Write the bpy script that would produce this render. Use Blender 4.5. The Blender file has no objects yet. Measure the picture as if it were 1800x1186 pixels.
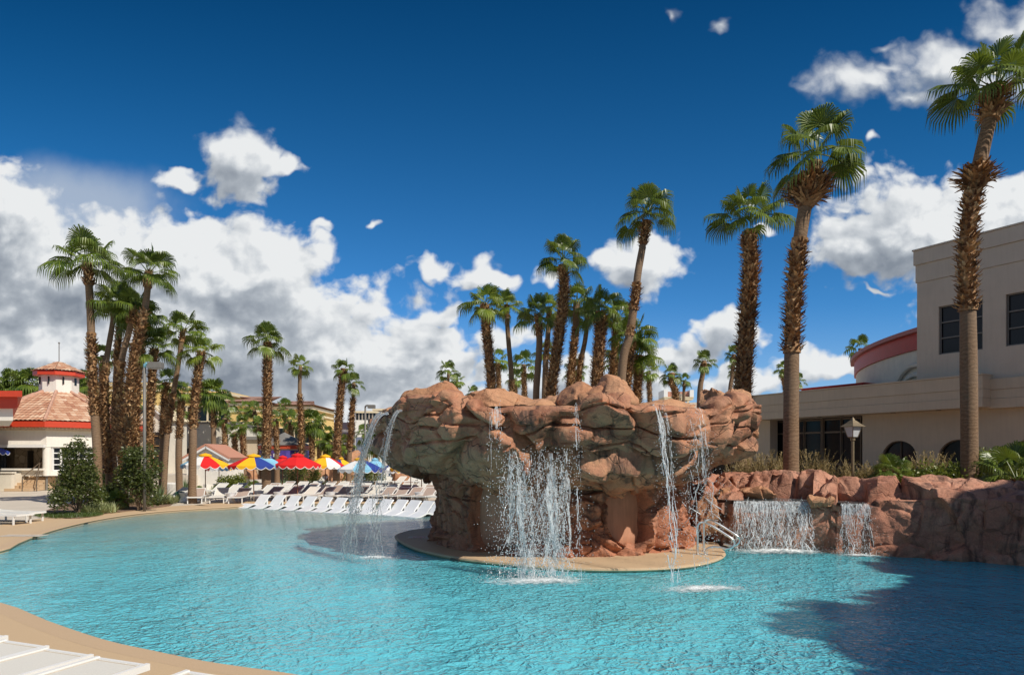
import bpy, math, random
import numpy as np
from mathutils import Vector, Matrix, noise, geometry
R = math.radians
PI = math.pi
scn = bpy.context.scene
COL = scn.collection

# ------------------------------------------------------------------ camera, light, exposure
CAMH = 2.3
cam_d = bpy.data.cameras.new('camera')
cam = bpy.data.objects.new('camera', cam_d)
COL.objects.link(cam)
cam.location = (0, 0, CAMH)
cam.rotation_euler = (R(90), 0, 0)
cam_d.sensor_width = 36
cam_d.lens = 24
cam_d.shift_y = 210 / 1800
cam_d.clip_start = 0.1
cam_d.clip_end = 20000
scn.camera = cam

SUN = Vector((0.54, -0.46, 0.70)).normalized()          # direction towards the sun
sun_d = bpy.data.lights.new('sun', 'SUN')
sun_d.energy = 4.6
sun_d.angle = R(0.53)
sun_d.color = (1.0, 0.93, 0.82)
sun = bpy.data.objects.new('sun', sun_d)
COL.objects.link(sun)
sun.location = (30, -30, 40)
sun.rotation_euler = SUN.to_track_quat('Z', 'Y').to_euler()

scn.view_settings.view_transform = 'Standard'
scn.view_settings.look = 'None'
scn.view_settings.gamma = 1
scn.view_settings.exposure = 0.0
scn.render.engine = 'CYCLES'
scn.cycles.use_denoising = True
scn.cycles.max_bounces = 8
scn.cycles.diffuse_bounces = 3
scn.cycles.glossy_bounces = 3
scn.cycles.transmission_bounces = 5
scn.cycles.transparent_max_bounces = 14
scn.cycles.caustics_reflective = False
scn.cycles.caustics_refractive = False
scn.cycles.sample_clamp_indirect = 6


# ------------------------------------------------------------------ node expression helper
class NT:
    def __init__(s, nt):
        s.nt = nt; s.n = nt.nodes; s.l = nt.links

    def _in(s, sock, v):
        if isinstance(v, bpy.types.NodeSocket):
            s.l.new(v, sock)
        elif v is not None:
            sock.default_value = v

    def m(s, op, a, b=None, c=None, clamp=False):
        n = s.n.new('ShaderNodeMath'); n.operation = op; n.use_clamp = clamp
        for i, v in enumerate((a, b, c)):
            if v is not None: s._in(n.inputs[i], v)
        return n.outputs[0]

    def vm(s, op, a, b=None, scale=None):
        n = s.n.new('ShaderNodeVectorMath'); n.operation = op
        s._in(n.inputs[0], a)
        if b is not None: s._in(n.inputs[1], b)
        if scale is not None: s._in(n.inputs['Scale'], scale)
        return n.outputs['Value'] if op in ('LENGTH', 'DISTANCE', 'DOT_PRODUCT') else n.outputs['Vector']

    def noise(s, v, scale=1, detail=4, rough=.5, dist=0, col=False, lac=2.0, dim='3D'):
        n = s.n.new('ShaderNodeTexNoise'); n.noise_dimensions = dim
        s._in(n.inputs['Vector'], v); n.inputs['Scale'].default_value = scale
        n.inputs['Detail'].default_value = detail; n.inputs['Roughness'].default_value = rough
        n.inputs['Distortion'].default_value = dist; n.inputs['Lacunarity'].default_value = lac
        return n.outputs['Color' if col else 'Fac']

    def voro(s, v, scale=1, feature='F1', out='Distance', rnd=1, smooth=None, dim='3D'):
        n = s.n.new('ShaderNodeTexVoronoi'); n.voronoi_dimensions = dim; n.feature = feature
        s._in(n.inputs['Vector'], v); n.inputs['Scale'].default_value = scale
        n.inputs['Randomness'].default_value = rnd
        if smooth is not None: n.inputs['Smoothness'].default_value = smooth
        return n.outputs[out]

    def ramp(s, f, stops, interp='LINEAR'):
        n = s.n.new('ShaderNodeValToRGB'); n.color_ramp.interpolation = interp
        e = n.color_ramp.elements
        while len(e) < len(stops): e.new(0.5)
        for el, (p, c) in zip(e, stops):
            el.position = p
            el.color = (c, c, c, 1) if isinstance(c, (int, float)) else (*c, 1)
        s._in(n.inputs[0], f)
        return n.outputs[0]

    def mr(s, v, a, b, c=0, d=1, smooth=False):
        n = s.n.new('ShaderNodeMapRange')
        n.interpolation_type = 'SMOOTHSTEP' if smooth else 'LINEAR'
        s._in(n.inputs[0], v)
        for i, x in enumerate((a, b, c, d)): s._in(n.inputs[i + 1], x)
        return n.outputs[0]

    def mixc(s, f, a, b, mode='MIX'):
        n = s.n.new('ShaderNodeMix'); n.data_type = 'RGBA'; n.blend_type = mode
        s._in(n.inputs[0], f)
        for i, v in ((6, a), (7, b)):
            if isinstance(v, tuple) and len(v) == 3: v = (*v, 1)
            s._in(n.inputs[i], v)
        return n.outputs[2]

    def comb(s, x, y, z):
        n = s.n.new('ShaderNodeCombineXYZ')
        for i, v in enumerate((x, y, z)): s._in(n.inputs[i], v)
        return n.outputs[0]

    def sep(s, v):
        n = s.n.new('ShaderNodeSeparateXYZ'); s._in(n.inputs[0], v)
        return n.outputs[0], n.outputs[1], n.outputs[2]

    def bump(s, h, strength=.5, dist=.02, normal=None):
        n = s.n.new('ShaderNodeBump'); s._in(n.inputs['Height'], h)
        n.inputs['Strength'].default_value = strength; n.inputs['Distance'].default_value = dist
        if normal is not None: s._in(n.inputs['Normal'], normal)
        return n.outputs[0]

    def coord(s, which='Object'):
        return s.n.new('ShaderNodeTexCoord').outputs[which]

    def pos(s):
        return s.n.new('ShaderNodeNewGeometry').outputs['Position']

    def island(s):
        return s.n.new('ShaderNodeNewGeometry').outputs['Random Per Island']


# ------------------------------------------------------------------ world: Nishita sky and cumulus
world = bpy.data.worlds.new('World')
scn.world = world
world.use_nodes = True
world.cycles.sampling_method = 'MANUAL'
world.cycles.sample_map_resolution = 256
wt = NT(world.node_tree)
bg = world.node_tree.nodes['Background']
sky = world.node_tree.nodes.new('ShaderNodeTexSky')
sky.sky_type = 'NISHITA'
sky.sun_disc = False
sky.sun_elevation = math.asin(SUN.z)
sky.sun_rotation = math.atan2(SUN.x, SUN.y)
sky.altitude = 700
sky.air_density = 1.0
sky.dust_density = 0.3
sky.ozone_density = 3.0
bg.inputs['Strength'].default_value = 0.125

dirv = wt.coord('Generated')
dx, dy, dz = wt.sep(dirv)
dyc = wt.m('MAXIMUM', dy, 0.12)
X = wt.m('MULTIPLY_ADD', wt.m('DIVIDE', dx, dyc), 12.0, 9.0)          # direction on a plane 12 units ahead
Y = wt.m('MULTIPLY_ADD', wt.m('DIVIDE', dz, dyc), -12.0, 8.03)
skyd = wt.mr(Y, 0.0, 7.6, 0.40, .95)
hz = wt.m('POWER', skyd, 2.2)
tint = wt.comb(wt.m('MULTIPLY_ADD', hz, .50, .05), .80, wt.m('MULTIPLY_ADD', hz, .16, 1.02))      # clear, polarised desert blue
skyc = wt.mixc(1.0, sky.outputs[0], tint, 'MULTIPLY')
skyc = wt.mixc(1.0, skyc, wt.comb(wt.m('POWER', skyd, 1.5), skyd, wt.m('POWER', skyd, 0.75)), 'MULTIPLY')

grp = bpy.data.node_groups.new('cloud_field', 'ShaderNodeTree')
grp.interface.new_socket('P', in_out='INPUT', socket_type='NodeSocketVector')
grp.interface.new_socket('Field', in_out='OUTPUT', socket_type='NodeSocketFloat')
grp.interface.new_socket('Body', in_out='OUTPUT', socket_type='NodeSocketFloat')
g = NT(grp)
gi = grp.nodes.new('NodeGroupInput'); go = grp.nodes.new('NodeGroupOutput')
P0 = gi.outputs[0]
warp = g.vm('SCALE', g.vm('SUBTRACT', g.noise(P0, .9, 3, .55, col=True, dim='2D'), (.5, .5, .5)), scale=.9)
PW = g.vm('ADD', P0, warp)
# (x, y, rx, ry, weight) of cloud bodies; the field is weight - distance
BLOBS = [
    (-.1, 4.3, 1.05, 1.35, 1.15), (-.9, 5.6, 2.6, 1.6, 1.3), (1.6, 4.9, 2.0, 1.15, 1.15), (3.2, 4.75, 1.5, 1.05, 1.1),
    (4.5, 4.9, 1.25, 1.0, 1.15), (5.1, 5.2, .9, .9, 1.0), (3.5, 6.2, 4.0, 1.3, 1.25), (5.6, 6.3, 1.9, 1.05, 1.15), (7.0, 6.4, 1.45, .95, 1.15),
    (7.7, 7.1, .95, .9, 1.1), (2.0, 7.4, 5.5, 1.2, 1.3), (6.0, 7.5, 2.6, .9, 1.2), (1.0, 6.3, 3.0, 1.2, 1.2),
    (4.2, 2.85, .82, .62, 1.1), (3.2, 3.1, .42, .28, .8), (5.15, 2.98, .42, .3, .8), (4.3, 3.25, .45, .35, .8),
    (5.5, 4.0, .55, .28, .5), (6.5, 3.9, .3, .2, .5), 
    (7.7, 4.72, .5, .27, .9), (8.6, 4.85, .7, .32, .8), (9.6, 4.85, .7, .28, .65), (7.8, 5.5, .9, .35, .8),
    (8.9, 6.0, .9, .35, .7), (11.35, 4.6, .72, .5, 1.1), (12.8, 5.8, .72, .42, .95), (11.9, 6.3, .9, .45, .85), (11.4, 6.9, .8, .5, .8),
    (10.2, 6.4, .8, .4, .6), (9.6, 6.8, 1.7, .55, .85), (8.6, 6.6, .7, .4, .7), (13.0, 6.7, 1.0, .35, .9), (14.6, 6.45, 1.1, .35, .9), (13.4, 7.3, 1.5, .4, .8), (16.2, 4.1, 1.75, .95, 1.2),
    (17.7, 4.0, 1.5, .9, 1.15), (15.1, 4.5, .95, .55, 1.0), (14.9, 3.6, .6, .3, .45), (13.6, 4.05, .6, .25, .45),
    (15.25, 2.58, .30, .17, .8), (15.0, 1.4, 1.0, .55, 1.0), (16.9, 1.25, 1.8, .6, 1.0), (15.6, 1.2, .8, .3, .8), (17.8, .4, 1.2, .6, .85), (16.0, 1.7, 1.0, .3, .85),
    (11.9, .2, .22, .32, .5), (12.55, .45, .3, .28, .5), (15.6, .8, .5, .25, .5), (15.4, 5.1, .9, .18, .5),
    (19.5, 5.0, 3.0, 1.6, 1.0), (-3.5, 3.0, 2.5, 2.5, 1.0),
]
f = None
for bx, by, rx, ry, w in BLOBS:
    dd = g.vm('SUBTRACT', PW, (bx, by, 0))
    dd = g.vm('MULTIPLY', dd, (1 / rx, 1 / ry, 0))
    v = g.m('SUBTRACT', w, g.vm('LENGTH', dd))
    f = v if f is None else g.m('SMOOTH_MAX', f, v, .12)
body = f
PWS = g.vm('MULTIPLY', g.vm('ADD', P0, g.vm('SCALE', warp, scale=.35)), (1, 1.2, 1))
n1 = g.noise(PWS, 1.25, 8, .55, dim='2D')
v1 = g.voro(PWS, 2.3, 'F1', dim='2D')
v2 = g.voro(g.vm('ADD', PWS, g.vm('SCALE', warp, scale=.2)), 5.5, 'F1', dim='2D')
bill = g.m('ADD', g.m('MULTIPLY_ADD', v1, -.30, .12), g.m('MULTIPLY_ADD', v2, -.13, .05))
ff = g.m('ADD', f, g.m('MULTIPLY_ADD', n1, 1.15, -.56))
ff = g.m('ADD', ff, bill)
g.l.new(ff, go.inputs[0]); g.l.new(body, go.inputs[1])

def field(v):
    n = world.node_tree.nodes.new('ShaderNodeGroup'); n.node_tree = grp
    wt._in(n.inputs[0], v)
    return n.outputs[0], n.outputs[1]

PC = wt.comb(X, Y, 0.0)
F0, B0 = field(PC)
F1, _ = field(wt.vm('ADD', PC, (.10, -.16, 0)))
F2, _ = field(wt.vm('ADD', PC, (.30, -.48, 0)))
soft = wt.mr(Y, 1.6, 2.9, 1.0, .32)                       # the high clouds are thin and wispy
alpha = wt.mr(F0, -.05, soft, 0, 1, True)
relief = wt.m('MULTIPLY', wt.m('SUBTRACT', F0, F1), .62)
relief2 = wt.m('MULTIPLY', wt.m('SUBTRACT', F0, F2), .50)
bigs = wt.noise(wt.vm('MULTIPLY', PC, (.45, 1.0, 1)), .55, 3, .45, dim='2D')
edge = wt.mr(F0, .0, .9, 0, 1, True)
thick = wt.m('MULTIPLY', edge, wt.mr(bigs, .32, .60, 0, 1, True))
lit = wt.m('SUBTRACT', .83, wt.m('MULTIPLY', thick, .48))
lit = wt.m('SUBTRACT', lit, wt.m('MULTIPLY', wt.mr(Y, 4.3, 6.4, 0, .16), edge))
lit = wt.m('ADD', lit, wt.m('ADD', relief, relief2))
lit = wt.m('MINIMUM', wt.m('MAXIMUM', lit, .0), 1.0)
cc = wt.ramp(lit, [(.02, (.25, .29, .35)), (.5, (.46, .505, .56)), (.8, (.72, .755, .79)), (1.0, (.90, .92, .93))])
cc = wt.vm('SCALE', cc, scale=7.3)                      # Background strength is 0.13
haze = wt.m('MULTIPLY', wt.mr(Y, 5.2, 7.6, 0, .45, True), 1.0)
skyh = wt.mixc(haze, skyc, (3.0, 4.0, 5.1))
# the thin veil that trails above the tall cloud on the left
vd = wt.vm('LENGTH', wt.vm('MULTIPLY', wt.vm('SUBTRACT', PC, (1.0, 3.9, 0)), (1 / 2.6, 1 / 1.2, 0)))
veil = wt.m('MULTIPLY', wt.mr(wt.m('ADD', vd, wt.m('MULTIPLY', wt.noise(PC, .8, 4, .5, dim='2D'), .5)), .65, 1.3, 1, 0, True), .75)
skyh = wt.mixc(veil, skyh, (3.8, 4.35, 5.1))
final = wt.mixc(alpha, skyh, cc)
# unseen broken cloud added beside and behind the camera to raise the fill light
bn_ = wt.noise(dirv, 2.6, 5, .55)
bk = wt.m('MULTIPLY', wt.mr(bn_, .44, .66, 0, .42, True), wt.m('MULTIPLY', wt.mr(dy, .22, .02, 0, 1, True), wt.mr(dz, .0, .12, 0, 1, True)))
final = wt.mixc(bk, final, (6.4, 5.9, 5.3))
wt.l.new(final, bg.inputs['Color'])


# ------------------------------------------------------------------ geometry helpers
def PT(px, py, d):
    """point seen at photograph pixel (px, py) when it stands d metres ahead"""
    return Vector(((px - 900) / 1200 * d, d, CAMH - (py - 803) / 1200 * d))


def GP(px, py, z=0.0):
    d = (CAMH - z) * 1200 / (py - 803)
    return Vector(((px - 900) / 1200 * d, d, z))


def tag(o, label=None, cat=None, group=None, kind=None):
    if label: o['label'] = label
    if cat: o['category'] = cat
    if group: o['group'] = group
    if kind: o['kind'] = kind
    return o


def empty(name, loc=(0, 0, 0), rz=0.0):
    o = bpy.data.objects.new(name, None)
    o.empty_display_size = .2
    COL.objects.link(o)
    o.location = loc
    o.rotation_euler = (0, 0, rz)
    return o


def copy_tree(o, parent=None):
    c = o.copy(); COL.objects.link(c); c.parent = parent
    for ch in list(o.children): copy_tree(ch, c)
    return c


class MB:
    def __init__(s):
        s.v = []; s.f = []; s.mi = []; s.uv = None

    def add(s, vs, fs, mi=0):
        b = len(s.v)
        s.v.extend([tuple(v) for v in vs])
        for f in fs:
            s.f.append(tuple(i + b for i in f)); s.mi.append(mi)

    def box(s, c, size, rz=0, mi=0, M=None):
        hx, hy, hz = size[0] / 2, size[1] / 2, size[2] / 2
        vs = [Vector((x, y, z)) for x in (-hx, hx) for y in (-hy, hy) for z in (-hz, hz)]
        if M is None: M = Matrix.Rotation(rz, 3, 'Z')
        vs = [M @ v + Vector(c) for v in vs]
        s.add(vs, [(0, 1, 3, 2), (4, 6, 7, 5), (0, 4, 5, 1), (2, 3, 7, 6), (0, 2, 6, 4), (1, 5, 7, 3)], mi)

    def bar(s, a, b, w, h=None, mi=0):
        """box from a to b, w wide, h high"""
        a, b = Vector(a), Vector(b); h = h or w
        d = b - a; L = d.length
        if L < 1e-6: return
        q = d.to_track_quat('X', 'Z').to_matrix()
        s.box((a + b) / 2, (L, w, h), M=q, mi=mi)

    def tube(s, pts, rad, n=8, cap=True, mi=0):
        pts = [Vector(p) for p in pts]
        if not isinstance(rad, (list, tuple)): rad = [rad] * len(pts)
        b = len(s.v); ref = None
        for i, p in enumerate(pts):
            t = (pts[min(i + 1, len(pts) - 1)] - pts[max(i - 1, 0)])
            if t.length < 1e-9: t = Vector((0, 0, 1))
            t.normalize()
            if ref is None:
                ref = t.orthogonal().normalized()
            ref = (ref - t * ref.dot(t))
            if ref.length < 1e-6: ref = t.orthogonal()
            ref.normalize()
            u = t.cross(ref)
            for k in range(n):
                a = 2 * PI * k / n
                s.v.append(tuple(p + (ref * math.cos(a) + u * math.sin(a)) * rad[i]))
        for i in range(len(pts) - 1):
            for k in range(n):
                k2 = (k + 1) % n
                s.f.append((b + i * n + k, b + i * n + k2, b + (i + 1) * n + k2, b + (i + 1) * n + k)); s.mi.append(mi)
        if cap:
            s.f.append(tuple(b + k for k in range(n - 1, -1, -1))); s.mi.append(mi)
            e = b + (len(pts) - 1) * n
            s.f.append(tuple(e + k for k in range(n))); s.mi.append(mi)

    def lathe(s, c, prof, n=24, mi=0, a0=0.0, close=True):
        b = len(s.v); c = Vector(c)
        for r, z in prof:
            for k in range(n):
                a = a0 + 2 * PI * k / n
                s.v.append((c.x + r * math.cos(a), c.y + r * math.sin(a), c.z + z))
        for i in range(len(prof) - 1):
            for k in range(n):
                k2 = (k + 1) % n
                s.f.append((b + i * n + k, b + i * n + k2, b + (i + 1) * n + k2, b + (i + 1) * n + k)); s.mi.append(mi)
        if close:
            s.f.append(tuple(b + k for k in range(n - 1, -1, -1))); s.mi.append(mi)
            e = b + (len(prof) - 1) * n
            s.f.append(tuple(e + k for k in range(n))); s.mi.append(mi)

    def prism(s, poly, z0, z1, mi=0):
        n = len(poly)
        vs = [(p[0], p[1], z0) for p in poly] + [(p[0], p[1], z1) for p in poly]
        fs = [tuple(range(n - 1, -1, -1)), tuple(range(n, 2 * n))]
        fs += [(i, (i + 1) % n, n + (i + 1) % n, n + i) for i in range(n)]
        s.add(vs, fs, mi)

    def grid(s, fn, nu, nv, mi=0, wrap=False):
        b = len(s.v)
        for j in range(nv + 1):
            for i in range(nu + (0 if wrap else 1)):
                s.v.append(tuple(fn(i / nu, j / nv)))
        w = nu if wrap else nu + 1
        for j in range(nv):
            for i in range(nu):
                i2 = (i + 1) % nu if wrap else i + 1
                s.f.append((b + j * w + i, b + j * w + i2, b + (j + 1) * w + i2, b + (j + 1) * w + i)); s.mi.append(mi)

    def build(s, name, mats, parent=None, smooth=False, loc=None, bevel=0):
        me = bpy.data.meshes.new(name)
        me.from_pydata(s.v, [], s.f)
        if not isinstance(mats, (list, tuple)): mats = [mats]
        for m in mats: me.materials.append(m)
        if len(mats) > 1: me.polygons.foreach_set('material_index', s.mi)
        if smooth: me.polygons.foreach_set('use_smooth', [True] * len(me.polygons))
        if s.uv is not None:
            ul = me.uv_layers.new(name='UVMap')
            for li, l in enumerate(me.loops): ul.data[li].uv = s.uv[l.vertex_index]
        me.update()
        o = bpy.data.objects.new(name, me)
        COL.objects.link(o)
        if parent is not None: o.parent = parent
        if loc is not None: o.location = loc
        if bevel:
            md = o.modifiers.new('bevel', 'BEVEL'); md.width = bevel; md.segments = 2; md.limit_method = 'ANGLE'
        return o


def local(root, v):
    """world point to the space of a root at root.location / z-rotation"""
    return Matrix.Rotation(-root.rotation_euler.z, 3, 'Z') @ (Vector(v) - root.location)


# ------------------------------------------------------------------ materials
def mat(name, base=(.5, .5, .5), rough=.6, metal=0.0, var=0.0, vscale=3.0, bump=0.0, bscale=40.0, spec=None, coat=0, bdist=.01, world=False, streak=0.0):
    m = bpy.data.materials.new(name); m.use_nodes = True
    t = NT(m.node_tree); b = m.node_tree.nodes['Principled BSDF']
    b.inputs['Base Color'].default_value = (*base, 1)
    b.inputs['Roughness'].default_value = rough
    b.inputs['Metallic'].default_value = metal
    if spec is not None: b.inputs['Specular IOR Level'].default_value = spec
    c = t.pos() if world else t.coord('Object')
    if var > 0:
        nz = t.noise(c, vscale, 5, .6)
        f = t.mr(nz, .3, .7, 1 - var, 1 + var)
        col = t.vm('SCALE', (*base,), scale=f)
        if streak > 0:
            st = t.noise(t.vm('MULTIPLY', c, (6, 6, .5)), 1.5, 4, .6)
            col = t.vm('SCALE', col, scale=t.mr(st, .45, .8, 1, 1 - streak))
        t.l.new(col, b.inputs['Base Color'])
    if bump > 0:
        t.l.new(t.bump(t.noise(c, bscale, 4, .6), bump, bdist), b.inputs['Normal'])
    return m


M = {}
M['deck'] = mat('tan_deck', (.56, .40, .24), .85, var=.10, vscale=90, bump=.3, bscale=160, bdist=.004, world=True)
M['coping'] = mat('tan_coping', (.55, .39, .24), .7, var=.09, vscale=60, bump=.2, bscale=120, bdist=.004, world=True)
M['concrete'] = mat('pale_concrete', (.58, .51, .42), .85, var=.10, vscale=.6, bump=.2, bscale=60, world=True)
M['soil'] = mat('soil', (.22, .14, .09), .95, var=.3, vscale=3, bump=.6, bscale=12, bdist=.05, world=True)
M['desert'] = mat('desert_ground', (.38, .30, .22), .95, var=.2, vscale=.05, world=True)
M['tile'] = mat('waterline_tile', (.10, .12, .12), .35, var=.35, vscale=14, world=True)
M['white'] = mat('white_paint', (.80, .79, .76), .45, var=.03, vscale=4)
M['resin'] = mat('white_resin', (.84, .85, .86), .3, var=.02, vscale=4)
M['sling_white'] = mat('white_sling', (.70, .67, .60), .7, var=.06, vscale=70, bump=.25, bscale=220, bdist=.002)
M['sling_brown'] = mat('taupe_sling', (.40, .31, .26), .75, var=.08, vscale=60)
M['stucco_cream'] = mat('cream_stucco', (.72, .66, .55), .85, var=.06, vscale=2, bump=.3, bscale=50, streak=.06)
M['stucco_white'] = mat('white_stucco', (.80, .76, .68), .8, var=.05, vscale=1.5, bump=.25, bscale=50, streak=.06)
M['stucco_hall'] = mat('beige_stucco', (.60, .49, .36), .85, var=.05, vscale=.9, bump=.4, bscale=60, streak=.08)
M['stucco_tower'] = mat('tower_stucco', (.60, .51, .41), .85, var=.05, vscale=.9, bump=.4, bscale=60, streak=.08)
M['joint'] = mat('stucco_joint', (.25, .21, .17), .9)
M['red'] = mat('red_fascia', (.58, .055, .02), .5, var=.06, vscale=3)
M['darkred'] = mat('dark_red_fascia', (.42, .018, .014), .5, var=.08, vscale=2)
M['glass'] = mat('dark_glass', (.012, .013, .015), .12, spec=.3)
M['shadeglass'] = mat('black_opening', (.02, .018, .016), .5)
M['bronze'] = mat('bronze_frame', (.16, .12, .085), .45, metal=.3)
M['steel'] = mat('stainless_steel', (.80, .80, .79), .28, metal=.85)
M['galv'] = mat('pole_grey', (.20, .185, .165), .6, metal=.2, var=.1, vscale=8)
M['lampglass'] = mat('frosted_lamp_glass', (.62, .64, .66), .3)
M['lampbrass'] = mat('aged_lamp_metal', (.26, .20, .12), .45, metal=.4, var=.2, vscale=20)
M['iron'] = mat('dark_iron', (.03, .027, .025), .5, metal=.4)
M['yellow_stucco'] = mat('yellow_stucco', (.72, .50, .18), .85, var=.06, vscale=.3)
M['cream_trim'] = mat('cream_trim', (.74, .62, .42), .8, var=.05, vscale=.3)
M['greyroof'] = mat('grey_roof', (.20, .19, .175), .8, var=.12, vscale=1.0)
M['purple'] = mat('purple_panel', (.085, .055, .30), .5, var=.05, vscale=2)
M['orange_red'] = mat('orange_red_band', (.55, .075, .03), .5)
M['signyellow'] = mat('yellow_sign_paint', (.85, .50, .03), .5)
M['signwhite'] = mat('white_sign_paint', (.85, .85, .82), .5)
M['signred'] = mat('red_sign_paint', (.50, .07, .05), .5)
M['salmon'] = mat('salmon_panel', (.52, .25, .17), .7)
M['plum'] = mat('plum_curtain_wall', (.075, .055, .075), .4, var=.1, vscale=.1)
M['tan_far'] = mat('far_tan_wall', (.40, .33, .26), .8, var=.05, vscale=.1)
M['bin'] = mat('green_bin_paint', (.02, .10, .07), .5)
M['wood'] = mat('umbrella_pole_wood', (.25, .10, .045), .5, var=.15, vscale=12)
M['pot'] = mat('white_planter', (.72, .70, .66), .6, var=.05, vscale=6)
M['stone'] = None
for nm, c in (('u_red', (.72, .012, .012)), ('u_yellow', (.90, .48, .01)), ('u_blue', (.02, .05, .28)),
              ('u_sky', (.24, .52, .70)), ('u_white', (.82, .81, .79)), ('u_orange', (.75, .17, .02))):
    m = mat(nm, c, .75, var=.03, vscale=8)
    m.node_tree.nodes['Principled BSDF'].inputs['Subsurface Weight'].default_value = 0
    M[nm] = m


def leaf_mat(name, c1, c2, trans=.3, rough=.42, big=1.2):
    m = bpy.data.materials.new(name); m.use_nodes = True
    t = NT(m.node_tree); b = m.node_tree.nodes['Principled BSDF']; out = m.node_tree.nodes['Material Output']
    r = t.island(); nz = t.noise(t.coord('Object'), big, 2, .5)
    f = t.m('ADD', t.m('MULTIPLY', r, .55), t.m('MULTIPLY', nz, .65), clamp=True)
    col = t.mixc(t.mr(f, .2, .95), c1, c2)
    t.l.new(col, b.inputs['Base Color']); b.inputs['Roughness'].default_value = rough
    tr = m.node_tree.nodes.new('ShaderNodeBsdfTranslucent')
    t.l.new(t.mixc(.35, col, (.30, .36, .03)), tr.inputs[0])
    mx = m.node_tree.nodes.new('ShaderNodeMixShader'); mx.inputs[0].default_value = trans
    t.l.new(b.outputs[0], mx.inputs[1]); t.l.new(tr.outputs[0], mx.inputs[2]); t.l.new(mx.outputs[0], out.inputs[0])
    return m


M['frond'] = leaf_mat('palm_frond', (.040, .082, .012), (.19, .25, .035), .28, .38, 2.2)
M['frond_pale'] = leaf_mat('young_palm_frond', (.07, .13, .02), (.27, .33, .045), .32, .38, 2.2)  # lighter, yellower leaf colour for some of the crowns
M['bush'] = leaf_mat('bush_leaf', (.035, .055, .012), (.12, .14, .035), .25)
M['bush2'] = leaf_mat('light_bush_leaf', (.08, .12, .015), (.25, .27, .04), .3)
M['straw'] = leaf_mat('dry_straw', (.22, .15, .06), (.50, .38, .18), .25, .7)
M['agave'] = leaf_mat('agave_leaf', (.05, .09, .045), (.16, .22, .10), .15)
M['lowgreen'] = leaf_mat('variegated_ground_leaf', (.16, .20, .07), (.45, .46, .22), .2)
M['turf'] = leaf_mat('green_grass', (.04, .07, .01), (.10, .15, .03), .2)


def husk_mat():
    m = bpy.data.materials.new('palm_husk'); m.use_nodes = True
    t = NT(m.node_tree); b = m.node_tree.nodes['Principled BSDF']
    col = t.ramp(t.island(), [(0, (.08, .038, .02)), (.3, (.21, .105, .045)), (.65, (.40, .225, .10)), (1, (.64, .46, .25))])
    nz = t.noise(t.coord('Object'), 14, 4, .6)
    col = t.vm('SCALE', col, scale=t.mr(nz, .3, .7, .65, 1.25))
    t.l.new(col, b.inputs['Base Color']); b.inputs['Roughness'].default_value = .75
    return m


def trunk_mat():
    m = bpy.data.materials.new('palm_bark'); m.use_nodes = True
    t = NT(m.node_tree); b = m.node_tree.nodes['Principled BSDF']
    c = t.coord('Object')
    x, y, z = t.sep(c)
    nz = t.noise(c, 2.2, 5, .6)
    zz = t.m('ADD', t.m('MULTIPLY', z, 58), t.m('MULTIPLY', nz, 34))
    ring = t.m('MULTIPLY_ADD', t.m('SINE', zz), .5, .5)
    fine = t.noise(t.vm('MULTIPLY', c, (1, 1, 5)), 16, 4, .65)
    f = t.m('ADD', t.m('MULTIPLY', ring, .22), t.m('MULTIPLY', fine, .85))
    col = t.ramp(f, [(.15, (.085, .045, .024)), (.5, (.20, .12, .065)), (.85, (.33, .215, .125))])
    big = t.noise(c, .7, 3, .5)
    col = t.mixc(t.mr(big, .4, .65, 0, .5), col, (.22, .16, .11))
    t.l.new(col, b.inputs['Base Color']); b.inputs['Roughness'].default_value = .85
    t.l.new(t.bump(f, .7, .02), b.inputs['Normal'])
    return m


M['husk'] = husk_mat()
M['bark'] = trunk_mat()
M['stem'] = mat('shrub_stem', (.20, .14, .09), .9, var=.2, vscale=8)


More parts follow.
